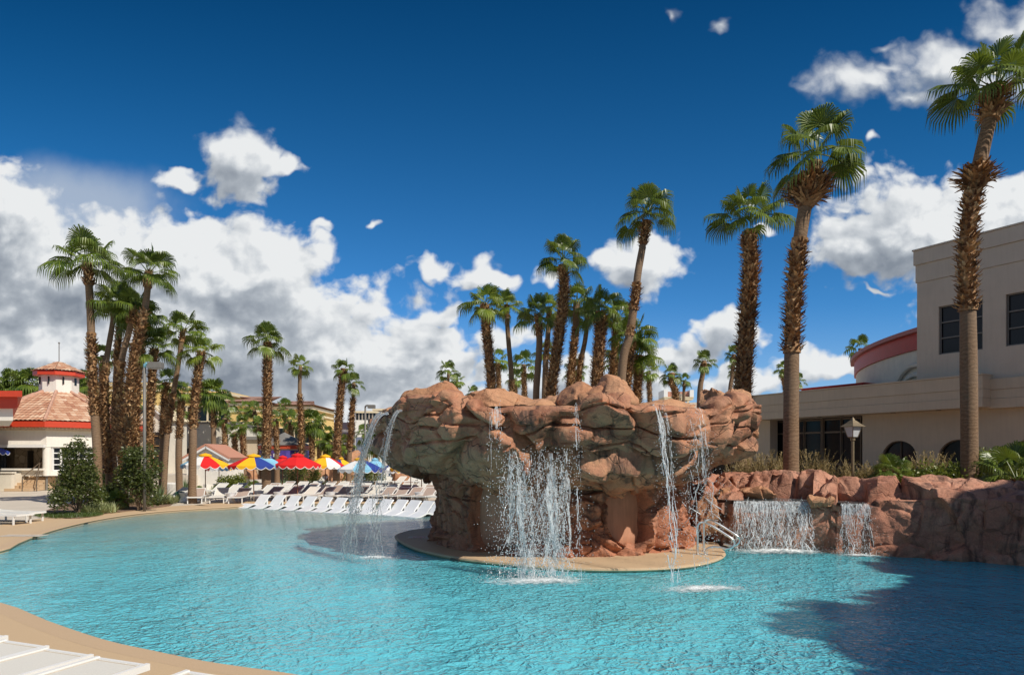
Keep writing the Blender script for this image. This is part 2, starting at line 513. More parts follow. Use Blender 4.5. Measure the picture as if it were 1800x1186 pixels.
def rock_mat(name, pal, streak=1.0, wet=.55, scale=1.0, strata=.5):
    """carved artificial sandstone: mottled ochre and terracotta paint, vertical mineral streaks, hairline cracks"""
    m = bpy.data.materials.new(name); m.use_nodes = True
    t = NT(m.node_tree); b = m.node_tree.nodes['Principled BSDF']
    c = t.pos()
    w = t.vm('ADD', c, t.vm('SCALE', t.noise(c, .8, 2, .5, col=True), scale=.5))
    n1 = t.noise(w, .55 * scale, 6, .62)
    n2 = t.noise(w, 2.3 * scale, 6, .65)
    col = t.ramp(n1, [(.30, pal[0]), (.45, pal[1]), (.56, pal[2]), (.72, pal[3])])
    col = t.mixc(t.mr(n2, .42, .68, 0, .65), col, pal[4])
    # vertical mineral / water streaks, strong in patches
    sv = t.noise(t.vm('MULTIPLY', w, (3.2, 3.2, .28)), 1.0, 5, .62)
    sp = t.noise(c, .35, 3, .5)
    sf = t.m('MULTIPLY', t.mr(sv, .49, .64, 0, 1, True), t.mr(sp, .36, .54, .15, 1.0, True))
    col = t.mixc(t.m('MULTIPLY', sf, .8 * streak), col, pal[5])
    # wavy bedding lines
    x, y, z = t.sep(w)
    bed = t.m('ADD', t.m('MULTIPLY', z, 1.9), t.m('MULTIPLY', t.noise(t.vm('MULTIPLY', c, (1, 1, .6)), .6, 4, .55), 4.5))
    bl = t.m('ABSOLUTE', t.m('SUBTRACT', t.m('FRACT', bed), .5))
    line = t.m('MULTIPLY', t.mr(bl, 0, .032, 1, 0, True), t.mr(n2, .38, .55, 0, 1))
    ck = t.voro(t.vm('ADD', w, t.vm('SCALE', t.noise(c, 3, 3, .5, col=True), scale=.35)), .55 * scale, 'DISTANCE_TO_EDGE')
    crack = t.m('MULTIPLY', t.mr(ck, 0, .012, 1, 0, True), t.mr(n1, .4, .55, 0, 1))
    dk = t.m('MAXIMUM', t.m('MULTIPLY', line, strata), t.m('MULTIPLY', crack, .5 * strata + .1))
    col = t.mixc(dk, col, (.045, .028, .02))
    fine = t.noise(c, 26, 6, .8)
    col = t.vm('SCALE', col, scale=t.mr(fine, .3, .7, .76, 1.22))
    t.l.new(col, b.inputs['Base Color'])
    t.l.new(t.mr(n2, .35, .7, wet, .9), b.inputs['Roughness'])
    h = t.m('ADD', t.m('MULTIPLY', n2, 1.1), t.m('MULTIPLY', fine, .26))
    h = t.m('SUBTRACT', h, t.m('MULTIPLY', dk, .8))
    t.l.new(t.bump(h, .8, .09), b.inputs['Normal'])
    return m


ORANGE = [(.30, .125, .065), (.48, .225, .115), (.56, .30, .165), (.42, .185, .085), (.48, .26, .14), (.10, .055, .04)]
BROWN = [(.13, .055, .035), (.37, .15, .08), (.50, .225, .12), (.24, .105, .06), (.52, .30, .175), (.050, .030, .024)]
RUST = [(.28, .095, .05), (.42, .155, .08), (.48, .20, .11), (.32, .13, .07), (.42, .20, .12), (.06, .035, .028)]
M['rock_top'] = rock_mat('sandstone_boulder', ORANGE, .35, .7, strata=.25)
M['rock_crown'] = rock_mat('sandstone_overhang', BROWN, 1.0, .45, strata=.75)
M['rock_base'] = rock_mat('sandstone_column', RUST, .8, .55, strata=.45)
M['rock_ridge'] = rock_mat('sandstone_ridge', [(.33, .13, .08), (.47, .205, .125), (.55, .28, .185), (.41, .165, .095), (.44, .22, .14), (.085, .045, .035)], .9, .65, strata=.35)
M['panel'] = mat('smooth_stucco_panel', (.54, .27, .165), .6, var=.14, vscale=1.2, bump=.25, bscale=30, world=True, streak=.25)


def rdisp(p, fs, seed):
    """displacement of carved rock at p: sum of faceted cells; fs = [(cell size, amplitude, tilt)]"""
    h = 0.0
    for k, (cs, amp, tilt) in enumerate(fs):
        q = (p + Vector((seed * 3.7, k * 11.3, seed * 1.9))) / cs
        q = q + noise.noise_vector(q * .9) * .35
        dist, pts = noise.voronoi(q)
        c = pts[0]
        rv = noise.cell_vector(Vector((math.floor(c.x * 37.1), math.floor(c.y * 37.1), math.floor(c.z * 37.1))) + Vector((.5, .5, .5)))
        rv2 = noise.cell_vector(Vector((math.floor(c.z * 29.1), math.floor(c.x * 29.1), math.floor(c.y * 29.1))) + Vector((.5, .5, .5)))
        w = min(1.0, (dist[1] - dist[0]) / .13)
        w = w * .7 + .3 * w * w * (3 - 2 * w)
        h += w * (amp * (rv.x * .7 + .3) + tilt * (q - c).dot(rv2 - Vector((.5, .5, .5))))
    return h


def boulder(name, c, size, seed, matr, parent, rz=0, cuts=16, sub=5, det=.05, hr=(.50, .82)):
    rnd = random.Random(seed)
    import bmesh
    bm = bmesh.new()
    bmesh.ops.create_icosphere(bm, subdivisions=sub, radius=1.0)
    pl = []
    for _ in range(cuts):
        n = Vector((rnd.gauss(0, 1), rnd.gauss(0, 1), rnd.gauss(0, .9))).normalized()
        pl.append((n, rnd.uniform(*hr)))
    Mz = Matrix.Rotation(rz, 3, 'Z')
    sz = Vector(size)
    for v in bm.verts:
        p = v.co.copy()
        n0 = p.normalized()
        p = n0 * (1 + .18 * noise.noise(n0 * 1.3 + Vector((seed, 0, 0))))
        for n, h in pl:
            e = p.dot(n) - h
            if e > 0: p -= n * e * .96
        p = Vector((p.x * sz.x, p.y * sz.y, p.z * sz.z))
        n0 = Vector((n0.x / sz.x, n0.y / sz.y, n0.z / sz.z)).normalized()
        d = rdisp(p, [(.55, det, det * 1.6), (.2, det * .35, det * .5)], seed) + det * .8 * noise.fractal(p * 2.2 + Vector((seed, 3, 1)), 1.0, 2.0, 4) - det
        v.co = Mz @ (p + n0 * d)
    me = bpy.data.meshes.new(name); bm.to_mesh(me); bm.free()
    me.materials.append(matr)
    me.polygons.foreach_set('use_smooth', [True] * len(me.polygons))
    try: me.set_sharp_from_angle(angle=R(38))
    except Exception: pass
    o = bpy.data.objects.new(name, me); COL.objects.link(o)
    o.parent = parent
    o.location = Vector(c) - (parent.location if parent else Vector((0, 0, 0)))
    return o


# ------------------------------------------------------------------ ground, pool shell, water
POOL_PX = [(0, 966), (30, 953), (60, 941), (90, 931), (120, 923), (160, 914), (200, 907), (240, 901.5), (280, 897.5), (320, 894.5), (360, 892), (400, 890)]
pool = [GP(x, y).xy for x, y in POOL_PX]
pool += [Vector((-12.5, 33.5)), Vector((-10.5, 34.2)), Vector((-6, 34.2)), Vector((-1, 33)), Vector((4, 30)), Vector((7.5, 26)), Vector((9.5, 21.5)),
         Vector((10.5, 17.5)), Vector((12.3, 15.6)), Vector((13.2, 13.4)), Vector((13.4, 10.5)), Vector((12.0, 7.6)), Vector((9, 5.8)), Vector((5, 5.2)), Vector((1.5, 5.6))]
NEAR_PX = [(533, 1186), (440, 1172.5), (356, 1160), (267, 1142), (178, 1122), (80, 1089), (0, 1058)]
pool += [GP(x, y).xy for x, y in NEAR_PX]
pool += [Vector((-9.9, 11.6)), Vector((-11.6, 12.6)), Vector((-12.9, 14.3)), Vector((-13.3, 15.8))]


def smooth_loop(pts, sub=3):
    out = []
    n = len(pts)
    for i in range(n):
        p0, p1, p2, p3 = pts[i - 1], pts[i], pts[(i + 1) % n], pts[(i + 2) % n]
        for k in range(sub):
            t = k / sub
            out.append(.5 * ((2 * p1) + (p2 - p0) * t + (2 * p0 - 5 * p1 + 4 * p2 - p3) * t * t + (3 * p1 - p0 - 3 * p2 + p3) * t ** 3))
    return out


def loop_normals(lp):
    n = len(lp); area = sum(lp[i].x * lp[(i + 1) % n].y - lp[(i + 1) % n].x * lp[i].y for i in range(n))
    sg = 1 if area > 0 else -1
    out = []
    for i in range(n):
        t = (lp[(i + 1) % n] - lp[i - 1]).normalized()
        out.append(Vector((t.y, -t.x)) * sg)            # outward
    return out


LP = smooth_loop(pool)
LN = loop_normals(LP)


def offset_loop(lp, ln, d):
    return [p + n * d for p, n in zip(lp, ln)]


def ring_sheet(mb, a, b, za, zb, mi=0):
    n = len(a)
    mb.add([(p.x, p.y, za) for p in a] + [(p.x, p.y, zb) for p in b], [(i, (i + 1) % n, n + (i + 1) % n, n + i) for i in range(n)], mi)


# tan deck band with a bullnose edge, and the paler concrete / earth outside it
prof = [(0.0, -.35), (0.0, -.075), (.0, -.03), (.012, -.008), (.04, .0), (.30, .0)]
mb = MB()
for (o0, z0), (o1, z1) in zip(prof[:-1], prof[1:]):
    ring_sheet(mb, offset_loop(LP, LN, o0 - .03 if z0 > -.06 else 0.0), offset_loop(LP, LN, o1 - .03 if z1 > -.06 else 0.0), z0, z1, 0)
o = mb.build('pool_coping', [M['coping']], smooth=True); tag(o, kind='structure')
mb = MB()
ring_sheet(mb, offset_loop(LP, LN, .27), offset_loop(LP, LN, 1.0), -.001, -.001)
ring_sheet(mb, offset_loop(LP, LN, 1.0), offset_loop(LP, LN, 2.3), -.001, -.001)
mb.f = [tuple(reversed(f)) for f in mb.f]
o = mb.build('pool_deck', [M['deck']]); tag(o, kind='structure')
mb = MB()
ring_sheet(mb, offset_loop(LP, LN, .002), offset_loop(LP, LN, .002), -1.6, -.07)
o = mb.build('pool_wall', [M['tile']]); tag(o, kind='structure')
# tiled waterline strip is a little darker than the plaster below
outer = [Vector((-400, -200)), Vector((400, -200)), Vector((400, 700)), Vector((-400, 700))]
hole = offset_loop(LP, LN, .22)
tri = geometry.tessellate_polygon([[Vector((p.x, p.y, 0)) for p in outer], [Vector((p.x, p.y, 0)) for p in hole]])
allp = outer + hole
mb = MB(); mb.add([(p.x, p.y, -.012) for p in allp], tri)
o = mb.build('ground', [M['concrete']]); tag(o, kind='structure')
mb = MB()
mb.add([(-9000, -9000, -.05), (9000, -9000, -.05), (9000, -200, -.05), (-9000, -200, -.05), (-9000, 700, -.05), (9000, 700, -.05), (9000, 9000, -.05), (-9000, 9000, -.05), (-400, -200, -.05), (400, -200, -.05), (400, 700, -.05), (-400, 700, -.05)],
       [(0, 1, 2, 9, 8, 3), (4, 11, 10, 5, 6, 7), (3, 8, 11, 4), (9, 2, 5, 10)])
o = mb.build('terrain', [M['desert']]); tag(o, kind='structure')

# pool floor: plaster sheet sloping from the beach entry to the deep end
pl = mat('pool_plaster', (.80, .86, .85), .7, var=.06, vscale=2, world=True)
t = NT(pl.node_tree); b = pl.node_tree.nodes['Principled BSDF']
px_, py_, pz_ = t.sep(t.pos())
sandc = t.mixc(t.mr(pz_, -.75, -.28, 0, 1, True), (.74, .84, .85), (.66, .58, .46))
sandc = t.vm('SCALE', sandc, scale=t.mr(t.noise(t.pos(), 30, 3, .6), .3, .7, .93, 1.07))
t.l.new(sandc, b.inputs['Base Color'])


def depth(x, y):
    ff = (y - 8 - .5 * x) / 22
    ff = max(0.0, min(1.0, ff)); ff = ff * ff * (3 - 2 * ff)
    return -1.35 * (1 - ff) + -.17 * ff


mb = MB()
mb.grid(lambda u, v: (-16 + 32 * u, 3 + 33 * v, depth(-16 + 32 * u, 3 + 33 * v)), 60, 60)
o = mb.build('pool_floor', [pl], smooth=True); tag(o, kind='structure')


def water_material():
    """clear pool water: sky reflection by Fresnel, part clear / part refracted view of the floor, a little aerated
    turbidity that takes the sun; absorption gives the depth colour"""
    m = bpy.data.materials.new('pool_water'); m.use_nodes = True
    t = NT(m.node_tree); nt = m.node_tree
    for n in list(nt.nodes): nt.nodes.remove(n)
    out = nt.nodes.new('ShaderNodeOutputMaterial')
    c = t.pos()
    w = t.vm('ADD', c, t.vm('SCALE', t.noise(c, 1.3, 3, .5, col=True), scale=.45))
    w2 = t.vm('ADD', c, t.vm('SCALE', t.noise(c, 3.5, 2, .5, col=True), scale=.22))
    a1 = t.noise(t.vm('MULTIPLY', w, (1, 1.2, 1)), 3.3, 3, .55, .5)
    rdg = lambda s_, p_: t.m('POWER', t.m('SUBTRACT', 1.0, t.m('ABSOLUTE', t.m('MULTIPLY_ADD', t.noise(p_, s_, 1, .5, .3), 2.0, -1.0))), 5.0)
    e1 = rdg(4.5, w2)                                                   # thin winding crests
    e2 = rdg(10.0, w2)
    a3 = t.noise(c, .9, 2, .5)
    patch = t.mr(t.noise(c, .28, 2, .5), .35, .65, .45, 1.15)          # calmer and rougher patches
    h = t.m('ADD', t.m('MULTIPLY', a1, .55), t.m('MULTIPLY', e1, .12))
    h = t.m('ADD', h, t.m('MULTIPLY', e2, .07))
    h = t.m('MULTIPLY', h, patch)
    h = t.m('ADD', h, t.m('MULTIPLY', a3, .6))
    bn = t.bump(h, 1.0, WBUMP)
    fr = nt.nodes.new('ShaderNodeFresnel'); fr.inputs['IOR'].default_value = 1.33; t.l.new(bn, fr.inputs['Normal'])
    gl = nt.nodes.new('ShaderNodeBsdfGlossy'); gl.inputs['Roughness'].default_value = .05; t.l.new(bn, gl.inputs['Normal'])
    tr = nt.nodes.new('ShaderNodeBsdfTransparent'); tr.inputs[0].default_value = (.97, 1, 1, 1)
    rf = nt.nodes.new('ShaderNodeBsdfRefraction'); rf.inputs['IOR'].default_value = 1.33; rf.inputs['Roughness'].default_value = .0
    t.l.new(bn, rf.inputs['Normal'])
    df = nt.nodes.new('ShaderNodeBsdfDiffuse')
    bn2 = t.bump(h, 1.0, WBUMP * 3.4); t.l.new(bn2, df.inputs['Normal'])
    # turbidity fades where the pool shelves to the beach entry
    x, y, z = t.sep(c)
    df.inputs[0].default_value = (.19, .83, 1.0, 1)
    m1 = nt.nodes.new('ShaderNodeMixShader'); m1.inputs[0].default_value = .22
    t.l.new(tr.outputs[0], m1.inputs[1]); t.l.new(rf.outputs[0], m1.inputs[2])
    m2 = nt.nodes.new('ShaderNodeMixShader')
    t.l.new(t.mr(y, 15, 28, WDIFF, .12), m2.inputs[0])
    t.l.new(m1.outputs[0], m2.inputs[1]); t.l.new(df.outputs[0], m2.inputs[2])
    m3 = nt.nodes.new('ShaderNodeMixShader'); t.l.new(t.m('MULTIPLY', fr.outputs[0], .75), m3.inputs[0])
    t.l.new(m2.outputs[0], m3.inputs[1]); t.l.new(gl.outputs[0], m3.inputs[2])
    t.l.new(m3.outputs[0], out.inputs['Surface'])
    va = nt.nodes.new('ShaderNodeVolumeAbsorption')
    va.inputs['Color'].default_value = (.20, .94, .98, 1); va.inputs['Density'].default_value = .30
    t.l.new(va.outputs[0], out.inputs['Volume'])
    return m


WBUMP = .10
WDIFF = .56
M['water'] = water_material()
mb = MB()
x0, x1, y0, y1 = -15.5, 15.5, 3.2, 35.5
mb.box(((x0 + x1) / 2, (y0 + y1) / 2, -1.1 - .1), (x1 - x0, y1 - y0, 2.2))
o = mb.build('pool_water', [M['water']]); tag(o, kind='structure')

# ------------------------------------------------------------------ island with the mushroom rock fountain
CX, CY = 1.37, 19.3
FOUNT = empty('rock_fountain', (CX, CY, 0))
tag(FOUNT, 'large mushroom shaped orange sandstone rock fountain on the round island in the pool', 'rock fountain')
FL = FOUNT.location
isl = [GP(x, y, .0).xy for x, y in [(696, 938), (701, 948), (730, 962), (790, 976), (850, 984), (950, 993), (1050, 998), (1150, 997), (1220, 991), (1262, 981), (1276, 971), (1268, 962)]]
isl += [Vector((5.6, 19.0)), Vector((5.2, 21.5)), Vector((3.6, 23.5)), Vector((1.2, 24.0)), Vector((-1.3, 23.4)), Vector((-3.0, 22.0))]
IL = smooth_loop(isl, 4); IN = loop_normals(IL)
mb = MB()
for (o0, z0), (o1, z1) in zip([(-.10, -1.5), (-.10, -.10), (-.03, -.085), (0, -.05), (-.012, -.012), (-.05, .0)], [(-.10, -.10), (-.03, -.085), (0, -.05), (-.012, -.012), (-.05, .0), (-.6, .004)]):
    ring_sheet(mb, offset_loop(IL, IN, o0), offset_loop(IL, IN, o1), z0, z1)
lp = offset_loop(IL, IN, -.6)
mb.add([(p.x, p.y, .004) for p in lp], [tuple(range(len(lp)))])
o = mb.build('island_deck', [M['coping']], smooth=False); tag(o, kind='structure')


def lerp_tab(tab, x):
    if x <= tab[0][0]: return tab[0][1]
    for (a, va), (b2, vb) in zip(tab[:-1], tab[1:]):
        if x <= b2:
            k = (x - a) / (b2 - a); k = k * k * (3 - 2 * k)
            return va + (vb - va) * k
    return tab[-1][1]


# rim height against bearing in degrees (0 = +x, -90 = towards the camera): low at the spillways
RIM = [(-180, 3.36), (-160, 3.36), (-154, 3.55), (-140, 3.75), (-126, 3.72), (-117, 3.48), (-112, 3.37), (-91, 3.37), (-87, 3.55), (-80, 3.50), (-76, 3.37),
       (-54, 3.37), (-48, 3.6), (-30, 3.75), (0, 3.6), (30, 3.5), (60, 3.6), (90, 3.5), (120, 3.6), (150, 3.55), (166, 3.5), (173, 3.40), (180, 3.36)]
RAD = [(-180, 5.15), (-160, 5.05), (-148, 4.9), (-135, 5.0), (-112, 5.2), (-90, 5.3), (-70, 5.25), (-50, 5.2), (-30, 5.15), (0, 5.1), (60, 5.2), (120, 5.2), (180, 5.25)]
UND = [(-180, .32), (-155, .26), (-138, .0), (-120, .04), (-100, .20), (-80, .0), (-60, -.18), (-45, .1), (-20, .25), (0, .2), (160, .3), (180, .32)]   # how deep the underside hangs


def crown_pt(u, v):
    th = -180 + 360 * u
    a = R(th); rr = lerp_tab(RAD, th); rim = lerp_tab(RIM, th); dz = lerp_tab(UND, th)
    if v < .16:                                   # basin floor to inner rim
        k = v / .16
        r = 1.0 + (rr - .35 - 1.0) * k; z = 3.05 + (max(0, (k - .8) / .2)) * (rim - 3.05)
    elif v < .24:
        k = (v - .16) / .08
        r = rr - .35 + .35 * math.sin(k * PI / 2); z = rim - .10 * (1 - math.cos(k * PI / 2)) * (1 if rim < 3.4 else .8)
    elif v < .46:
        k = (v - .24) / .22
        r = rr + .04 * math.sin(k * PI) - .05 * k; z = (rim - .1) + (2.78 + dz - (rim - .1)) * k
    elif v < .88:
        k = (v - .46) / .42
        bow = math.sin(k * PI / 2)
        r = (rr - .05) + (3.35 - (rr - .05)) * (k ** 1.18); z = 2.78 + dz + (1.62 + dz * .6 - 2.78 - dz) * (k ** .82)
        r += .22 * math.sin(k * PI)
    else:
        k = (v - .88) / .12
        r = 3.35 - 2.6 * k; z = 1.62 + dz * .6 + .25 * k
    return r * math.cos(a), r * math.sin(a), z


NU, NV = 760, 190
raw = np.empty((NV + 1, NU, 3))
for j in range(NV + 1):
    for i in range(NU):
        raw[j, i] = crown_pt(i / NU, j / NV)
# normals of the smooth form
du = np.roll(raw, -1, 1) - np.roll(raw, 1, 1)
dv = np.empty_like(raw); dv[1:-1] = raw[2:] - raw[:-2]; dv[0] = raw[1] - raw[0]; dv[-1] = raw[-1] - raw[-2]
nr = np.cross(dv, du); nr /= np.maximum(np.linalg.norm(nr, axis=2, keepdims=True), 1e-6)
mb = MB()
for j in range(NV + 1):
    v = j / NV
    for i in range(NU):
        p = Vector(raw[j, i]); n = Vector(nr[j, i])
        th = -180 + 360 * i / NU
        spill = 1.0 if lerp_tab(RIM, th) < 3.42 else 0.0
        if v < .15: amp = .08
        elif v < .26: amp = .18 if spill else .6
        else: amp = 1.0
        big = rdisp(p, [(2.3, .46, .60)], 2.0) + rdisp(Vector((p.x, p.y, p.z * 2.0)), [(.95, .10, .24)], 5.0)
        med = rdisp(p, [(.38, .025, .055)], 9.0)
        fr = noise.fractal(p * 1.3, 1.0, 2.0, 6) * .08
        # bedding notches
        zz = p.z * 1.9 + 1.6 * noise.noise(Vector((p.x * .45, p.y * .45, p.z * .3))) + .3 * noise.noise(p * 1.7)
        fz = abs((zz % 1.0) - .5)
        notch = -.17 * math.exp(-(fz / .035) ** 2) * (.45 + .65 * max(0, noise.noise(p * .8) + .3))
        if v < .26: notch *= .2
        d = (big - .22) * amp + med * (.4 + .6 * amp) + fr * amp + notch
        q = p + n * d
        if spill and v < .2: q.z = min(q.z, 3.375)
        mb.v.append(tuple(q))
for j in range(NV):
    for i in range(NU):
        i2 = (i + 1) % NU
        mb.f.append((j * NU + i, (j + 1) * NU + i, (j + 1) * NU + i2, j * NU + i2)); mb.mi.append(0)
o = mb.build('overhanging_crown', [M['rock_crown']], parent=FOUNT, smooth=True)
try: o.data.set_sharp_from_angle(angle=R(40))
except Exception: pass

# column: smooth stucco drum with carved rock clad round it
mb = MB()
mb.lathe((0, 0, 0), [(3.22, -.1), (3.2, .4), (3.16, 1.2), (3.2, 2.2)], 96)
o = mb.build('stucco_drum', [M['panel']], parent=FOUNT, smooth=True)
PANELS = [(-120, .95, 15, 1.0), (-103, 1.15, 12, .85), (-67, .95, 9.5, .70), (-64, .55, 6, .45), (-86, 1.72, 10, .28), (-165, 1.0, 8, 1.3), (-40, 1.1, 5, 1.3)]


def col_pt(u, v):
    th = -180 + 360 * u; a = R(th)
    z = -.12 + 2.2 * v
    r = 3.34 + .16 * (1 - v) ** 2 + .12 * v ** 3
    p = Vector((r * math.cos(a), r * math.sin(a), z))
    mk = 0.0
    for pt, pz, pw, ph in PANELS:
        e = math.hypot((th - pt) / pw, (z - pz) / ph) + .22 * noise.noise(p * 1.5)
        mk = max(mk, min(1, max(0, (1.06 - e) / .10)))
    d = rdisp(p, [(.9, .22, .28), (.34, .09, .12), (.14, .02, .03)], 14.0) + noise.fractal(p * 2.0, 1.0, 2.0, 5) * .06 - .02
    d = max(d, -.10)
    r = r + d * (1 - mk) - .36 * mk
    return r * math.cos(a), r * math.sin(a), z


mb = MB(); mb.grid(col_pt, 620, 120, wrap=True)
o = mb.build('rock_column', [M['rock_base']], parent=FOUNT, smooth=True)
try: o.data.set_sharp_from_angle(angle=R(42))
except Exception: pass

mb = MB(); mb.lathe((0, 0, 0), [(.01, 3.40), (4.0, 3.40), (5.02, 3.385)], 96, close=False)
bw = mat('basin_water', (.05, .09, .11), .05, bump=.4, bscale=5, bdist=.03)
o = mb.build('basin_water', [bw], parent=FOUNT, smooth=True)


def fb(px, py, d, size, seed, rz=0, mt='rock_top', cuts=14, det=.04, hr=(.46, .80)):
    return boulder('boulder', PT(px, py, d), size, seed, M[mt], FOUNT, rz, cuts, 5, det, hr)


fb(770, 722, 16.6, (.78, .9, .78), 3, .3, cuts=12)
fb(742, 712, 16.9, (.42, .6, .62), 31, 1.3, cuts=10)
fb(800, 730, 16.2, (.6, .7, .75), 8, .8)
fb(862, 715, 16.4, (1.0, .9, .50), 11, .2)
fb(925, 722, 16.6, (.9, .8, .34), 17, .5)
fb(828, 752, 15.4, (.46, .5, .62), 41, .1, det=.06)
fb(700, 735, 19.8, (.75, .8, .45), 19, .4)
fb(678, 745, 20.6, (.7, .7, .34), 23, .9)
fb(1020, 706, 16.4, (.62, .8, .50), 29, .3, cuts=8, hr=(.68, .88))
fb(1080, 700, 15.7, (.56, .7, .54), 38, -.2, cuts=8, hr=(.68, .88))
fb(1046, 712, 15.9, (.5, .6, .45), 39, .2, cuts=8, hr=(.7, .9))
fb(1062, 742, 15.0, (.60, .55, .45), 43, .3, mt='rock_crown')
fb(1155, 717, 18.0, (1.3, .6, .25), 47, .0)
fb(1262, 728, 16.9, (.68, .8, .80), 53, .6, cuts=12, det=.09)
fb(1296, 742, 17.8, (.62, .9, .85), 59, .2, cuts=12, det=.09)
fb(1244, 755, 16.0, (.42, .5, .60), 61, .1, det=.07)
fb(1284, 790, 17.4, (.50, .8, .62), 67, .4, mt='rock_crown')
fb(990, 712, 22.5, (1.6, .8, .5), 71, .1)
fb(900, 708, 23.0, (1.6, .8, .55), 73, .3)

# carved stone rubble at the foot of the column
for k, (px, py, sx, sz, sd) in enumerate([(795, 945, .30, .24, 5), (842, 962, .34, .2, 6), (1150, 955, .42, .42, 9), (1178, 940, .30, .55, 12), (1105, 968, .3, .16, 15)]):
    g0 = GP(px, py + 4, 0)
    boulder('foot_rock', (g0.x, g0.y + .12, sz * .45), (sx, .3, sz), sd + 100, M['rock_base'], FOUNT, .2 * k, 12, 4, .05)

# ------------------------------------------------------------------ rock ridge with the lower cascades
RIDGE = empty('rock_ridge', (7.0, 18.5, 0))
tag(RIDGE, 'long reddish rock ridge with two small cascades along the right side of the pool', 'rock ridge')
# stations along the waterline: x, y, face height, shelf width, back height
ST = [(4.4, 21.6, 1.1, 1.0, 1.6), (5.2, 19.2, 1.1, 1.1, 1.7), (5.85, 18.0, 1.13, 1.5, 1.75), (6.7, 17.7, 1.13, 1.6, 1.8), (7.55, 17.45, 1.13, 1.4, 1.78),
      (7.8, 17.3, 1.2, 1.1, 1.75), (8.1, 17.1, 1.12, 1.0, 1.6), (8.75, 16.85, 1.12, .8, 1.6), (8.95, 16.75, 1.3, .5, 1.62), (9.6, 16.3, 1.3, .7, 1.6), (10.3, 15.9, 1.42, .9, 1.66),
      (11.2, 15.0, 1.36, 1.2, 1.68), (12.4, 13.9, 1.3, 1.2, 1.6), (13.3, 12.4, 1.3, 1.2, 1.55), (13.9, 10.4, 1.25, 1.2, 1.5), (13.9, 8.0, 1.2, 1.2, 1.4)]
acc = [0.0]
for a, b2 in zip(ST[:-1], ST[1:]): acc.append(acc[-1] + math.hypot(b2[0] - a[0], b2[1] - a[1]))
TOT = acc[-1]


def st_at(u):
    s = u * TOT
    for i in range(len(ST) - 1):
        if s <= acc[i + 1] or i == len(ST) - 2:
            k = (s - acc[i]) / (acc[i + 1] - acc[i]); break
    return [ST[i][q] + (ST[i + 1][q] - ST[i][q]) * k for q in range(5)]


def is_spill(x):
    return 5.75 < x < 7.62 or 8.12 < x < 8.78


def ridge_pt(u, v):
    x, y, hf, ws, hb = st_at(u)
    x2, y2 = st_at(min(1, u + .012))[:2]; x1_, y1_ = st_at(max(0, u - .012))[:2]
    tx, ty = x2 - x1_, y2 - y1_; L = math.hypot(tx, ty); tx /= L; ty /= L
    nx, ny = -ty, tx                              # away from the pool (back)
    if nx * 0 + ny * 1 < -.2: nx, ny = -nx, -ny
    sp = is_spill(x)
    if v < .42:
        k = v / .42; off = .10 * k - (.06 * math.sin(k * PI)); z = -.5 + (hf - .06 + .5) * k; amp = .22 if sp else 1.0
    elif v < .5:
        k = (v - .42) / .08; off = .10 + .18 * k; z = hf - .06 + .06 * math.sin(k * PI / 2); amp = .08 if sp else .8
    elif v < .66:
        k = (v - .5) / .16; off = .28 + (ws - .28) * k; z = hf + .01 * k; amp = .12 if sp else .8
        if not sp: z = hf + (hb - hf) * k * .6
    elif v < .8:
        k = (v - .66) / .14; off = ws + .35 * k; z0 = hf + .01 if sp else hf + (hb - hf) * .6; z = z0 + (hb - z0) * math.sin(k * PI / 2); amp = .9
    else:
        k = (v - .8) / .2; off = ws + .35 + 1.6 * k; z = hb - (hb - .6) * k * k; amp = 1.0
    p = Vector((x + nx * off, y + ny * off, z))
    d = rdisp(p, [(1.7, .34, .55), (.65, .09, .16), (.24, .02, .035)], 21.0) - .16 + noise.fractal(p * 1.7, 1.0, 2.0, 5) * .07
    d *= amp
    if v < .45: p += Vector((-nx, -ny, .1)) * d
    elif v < .8: p += Vector((-nx * .4, -ny * .4, .9)) * d
    else: p += Vector((nx * .4, ny * .4, .8)) * d * .7
    return (p.x - 7.0, p.y - 18.5, p.z)


mb = MB(); mb.grid(ridge_pt, 620, 130)
mb.f = [tuple(reversed(f)) for f in mb.f]
o = mb.build('rock_face', [M['rock_ridge']], parent=RIDGE, smooth=True)
try: o.data.set_sharp_from_angle(angle=R(40))
except Exception: pass


def rb(px, py, d, size, seed, rz=0, cuts=14, mt='rock_ridge', det=.06):
    return boulder('boulder', PT(px, py, d), size, seed, M[mt], RIDGE, rz, cuts, 5, det)


rb(1441, 882, 17.3, (.36, .34, .20), 201, .2, 10, 'rock_top')
rb(1335, 866, 18.6, (.50, .40, .24), 203, -.2, 10, 'rock_top')
rb(1290, 845, 20.4, (.8, .6, .30), 207, .1)
rb(1345, 838, 20.6, (.9, .6, .30), 209, .4)
rb(1395, 848, 20.0, (1.1, .7, .36), 211, -.2)
rb(1430, 836, 20.6, (.7, .5, .24), 213, .5)
rb(1475, 862, 19.0, (.9, .7, .32), 217, .0)
rb(1520, 868, 18.4, (.9, .7, .34), 219, -.5)
rb(1500, 885, 17.9, (.55, .35, .14), 221, -.3)
rb(1565, 878, 17.6, (.55, .8, .36), 223, -.5)
rb(1610, 868, 17.5, (.8, .9, .30), 227, -.5)
rb(1690, 874, 17.0, (1.3, 1.0, .36), 229, -.6, 10)
rb(1760, 890, 16.2, (1.2, .9, .40), 231, -.7, 10)
rb(1425, 856, 18.9, (.5, .4, .2), 233, .6)
rb(1240, 905, 18.3, (.42, .4, .62), 237, .2, 10, 'rock_top')
rb(1272, 880, 18.9, (.4, .4, .4), 239, .2, 10, 'rock_top')

